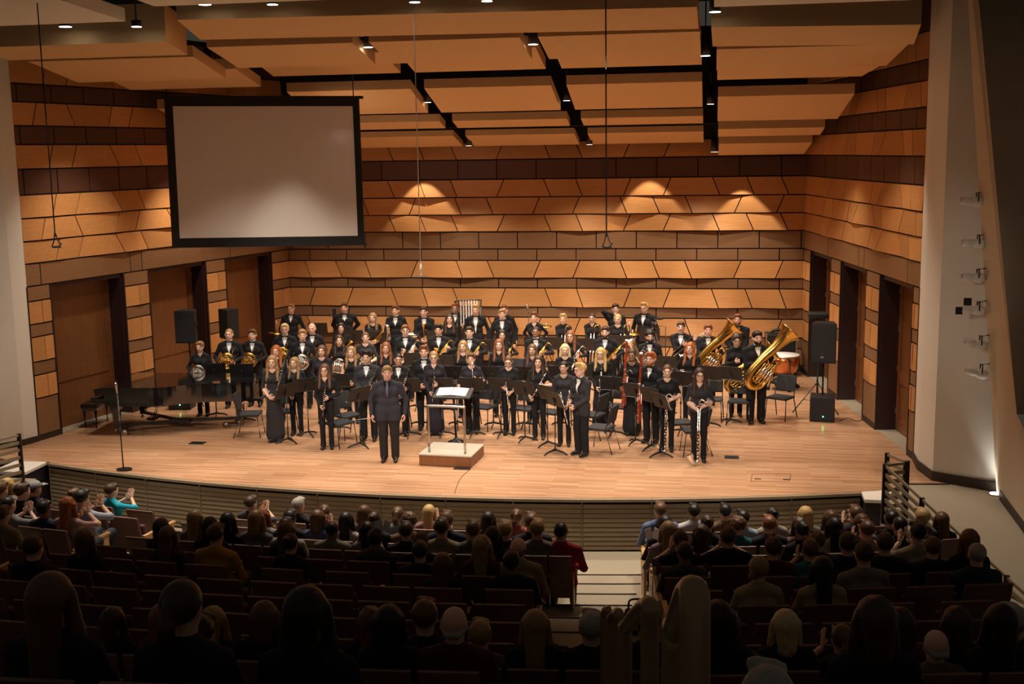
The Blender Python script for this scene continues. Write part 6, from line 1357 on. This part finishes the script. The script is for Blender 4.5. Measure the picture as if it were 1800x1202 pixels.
for a in AUD:
    fl_ = a[6]; m = _re.search(r'k(\d+)', fl_); kk = int(m.group(1)) if m else None
    k, e, p = rowfit(a[0], a[1], 1.27, range(max(9, kk-2), kk+3) if kk else range(1, 9))
    sc = min(1.12, max(.76, (p[2]-rowz(k))/1.27))
    blk = 'left' if p[0] < -8.1 else ('middle' if p[0] < -1.4 else 'right')
    rows.setdefault((k, blk), []).append([p[0], sc, a])
NUM = ['zero', 'one', 'two', 'three', 'four', 'five', 'six', 'seven', 'eight', 'nine', 'ten', 'eleven', 'twelve', 'thirteen', 'fourteen', 'fifteen', 'sixteen', 'seventeen', 'eighteen', 'nineteen', 'twenty']
SHIRT = {}
PANTS = [(.03, .035, .05), (.05, .06, .09), (.02, .02, .022), (.10, .08, .06)]
def face_dir(x, y): return math.atan2(AX-x, -(AY-y))
def audience(x, k, sc, a, lab):
    px, py, sex, hair, hcol, (cw, cc), fl_ = a
    y = arc(rowr(k)-.05, x); me, MH = BOD[(sex, 'c' if 'c' in fl_ else '')]
    o = link('person', me); m = _re.search(r'y(-?\d+)', fl_); tw = R_(int(m.group(1))) if m else R_(random.uniform(-9, 9))
    th = face_dir(x, y)+tw*.45
    o.location = (x, y, rowz(k)+.004); o.rotation_euler = (0, 0, th); o.scale = (sc,)*3
    sk = random.choice(['fair', 'pink', 'fair', 'olive']) if hcol != 'black' else random.choice(['tan', 'olive', 'fair', 'brown'])
    for i, mm in enumerate([cm('cloth', cc), cm('cloth', random.choice(PANTS)), cm('skin', SKIN[sk]), cm('shoe', (.02, .018, .016)), cm('hair', HCOL[hcol]), MT['eye'], MT['lips'], MT['shirt']]): own_mat(o, mm, i)
    h = link('cap' if hair == 'cap' else 'hair', get_hair(hair), o); h.matrix_local = MH; own_mat(h, cm('cloth', (.30, .30, .31)) if hair == 'cap' else cm('hair', HCOL[hcol]))
    if hair == 'cap': h2 = link('hair', get_hair('buzz'), o); h2.matrix_local = MH; own_mat(h2, cm('hair', HCOL['dkbrown']))
    tag(o, lab, 'person', 'seated audience')
def seat_at(x, k, occ, lab, w=1.0, end=0):
    y = arc(rowr(k)-.03, x)-.0; src = SEAT[occ]; o = src if not used[occ] else copy_tree(src); used[occ] = True
    th = face_dir(x, y); o.location = (x, y, rowz(k)); o.rotation_euler = (0, 0, th); o.scale = (min(1.0, w), 1, 1); tag(o, lab, 'seat', 'auditorium seats')
    return o
seat_ends = []
for k in range(1, 20):
    for blk, (xa, xb) in (('left', (max(-11.35, -12.3+.52*min(k, 7)), -8.45)), ('middle', (-7.75 if k < 6 else -8.3+.35*max(0, k-7), -2.31+.1*(k-2))), ('right', (-.9+.095*(k-2)+(.3 if k == 1 else 0), 2.85-.06*max(0, k-4)))):
        L = sorted(rows.get((k, blk), []), key=lambda t: t[0])
        if blk == 'left' and k > 6: continue
        if k > 10 and not L: continue
        for i in range(1, len(L)):                                   # neighbours keep an elbow's width
            if L[i][0]-L[i-1][0] < .41: L[i][0] = L[i-1][0]+.41
        for t in L: t[0] = min(max(t[0], xa-.3), xb+.25) if k < 9 else t[0]
        occ = [t[0] for t in L]; spans = [xa-.27]+occ+[xb+.27]; allx = [(x, True) for x in occ]
        if k <= 10:
            for i in range(len(spans)-1):
                a, b = spans[i], spans[i+1]
                lo_ = a+.54; hi_ = b-.54
                n_ = int((hi_-lo_)/.54+1.05) if hi_ > lo_-.03 else 0
                if not occ: lo_, hi_ = a+.54, b-.54; n_ = int((hi_-lo_)/.55)+1
                for j in range(n_): allx.append((lo_+(hi_-lo_)*(j/(n_-1) if n_ > 1 else .5), False))
        allx.sort(); end_blk = {'left': 1, 'middle': 1, 'right': 0}[blk]
        for j, (x, oc) in enumerate(allx):
            w = min([abs(x-q[0]) for q in allx if q[0] != x]+[.56])/.55
            so = seat_at(x, k, oc, '%s maroon theatre seat, %s from left in row %s, %s block' % ('occupied' if oc else 'empty', ORD[j], NUM[k], blk), w)
            if k <= 10 and ((blk in ('left', 'middle') and j == len(allx)-1) or (blk == 'right' and j == 0)): seat_ends.append((so, blk))
        for j, (x, sc, a) in enumerate(L):
            audience(x, k, sc, a, 'seated person in %s top%s, %s from left, row %s, %s block' % (a[5][0], ' clapping' if 'c' in a[6] else '', ORD[j], NUM[k], blk))
for so, blk in seat_ends: end_panel(so, -1 if blk != 'right' else 1)
# programmes, bags
def paper(px, py, Y, label):
    p = aty(px, py, Y); r = empty('programme', p, 0, label, 'booklet'); k = MB(); k.bbox((-.05, 0, 0), (.10, .004, .15), .001, rz=R_(25), ry=R_(-14)); k.bbox((.05, 0, .0), (.10, .004, .15), .001, rz=R_(-25), ry=R_(14)); k.build('pages', MT['paper'], r)
paper(673, 925, 13.3, 'open white programme held up in the middle block')
paper(1147, 938, 15.0, 'white programme held near the left end of right block')
p = rowfit(1128, 1060, 0.25, [6])[2]
r = empty('bag', (p[0]-.05, p[1], rowz(6)), 0, 'upright black bag standing in the aisle by the right block', 'bag')
MB().bbox((0, 0, .22), (.30, .20, .44), .05).build('body', MT['pad'], r); MB().tube([(-.1, 0, .42), (-.08, 0, .56), (.08, 0, .56), (.1, 0, .42)], .012, 6, 4).build('handle', MT['black'], r); MB().box((0, -.105, .38), (.26, .01, .06)).build('pocket', mat('grey_nylon', (.12, .11, .11), .7), r)
p = rowfit(962, 1108, 0.12, [8, 9])[2]
r = empty('bag', (p[0], p[1], rowz(9)), 0, 'slouched black handbag on the aisle step by the middle block', 'bag')
MB().ball((0, 0, .12), .17, 12, (1.1, .8, .75)).build('body', MT['pad'], r); MB().tube([(.05, 0, .2), (.2, -.02, .22), (.24, -.02, .12), (.15, 0, .05)], .01, 6, 4).build('strap', MT['black'], r)
# bent pipe handrails down the aisle, nearest ones close to the camera
def rail_pts(x0, y0, d0, x1, y1, d1, label, r_=.024):
    a = CC+ray(x0, y0)*d0; b = CC+ray(x1, y1)*d1
    h = 1.0; A_, B_ = Vector(a), Vector(b); dd = B_-A_; dd.z = 0; dd.normalize(); c = .06
    grab([A_-Vector((0, 0, h)), A_-Vector((0, 0, h*.5)), A_-Vector((0, 0, c)), A_+dd*c, B_-dd*c, B_-Vector((0, 0, c)), B_-Vector((0, 0, h*.5)), B_-Vector((0, 0, h+.2))], r_, label)
rail_pts(1222, 1062, 1.80, 1184, 1084, 2.25, 'thick bent pipe handrail, nearest to the viewer in the aisle')
rail_pts(1142, 1080, 2.95, 1099, 1090, 3.9, 'bent pipe handrail, second nearest in the centre aisle')
rail_pts(1087, 1087, 4.9, 1074, 1080, 5.9, 'bent pipe handrail, third in the centre aisle'); rail_pts(1068, 1078, 6.6, 1061, 1074, 7.6, 'bent pipe handrail, farthest in the centre aisle')
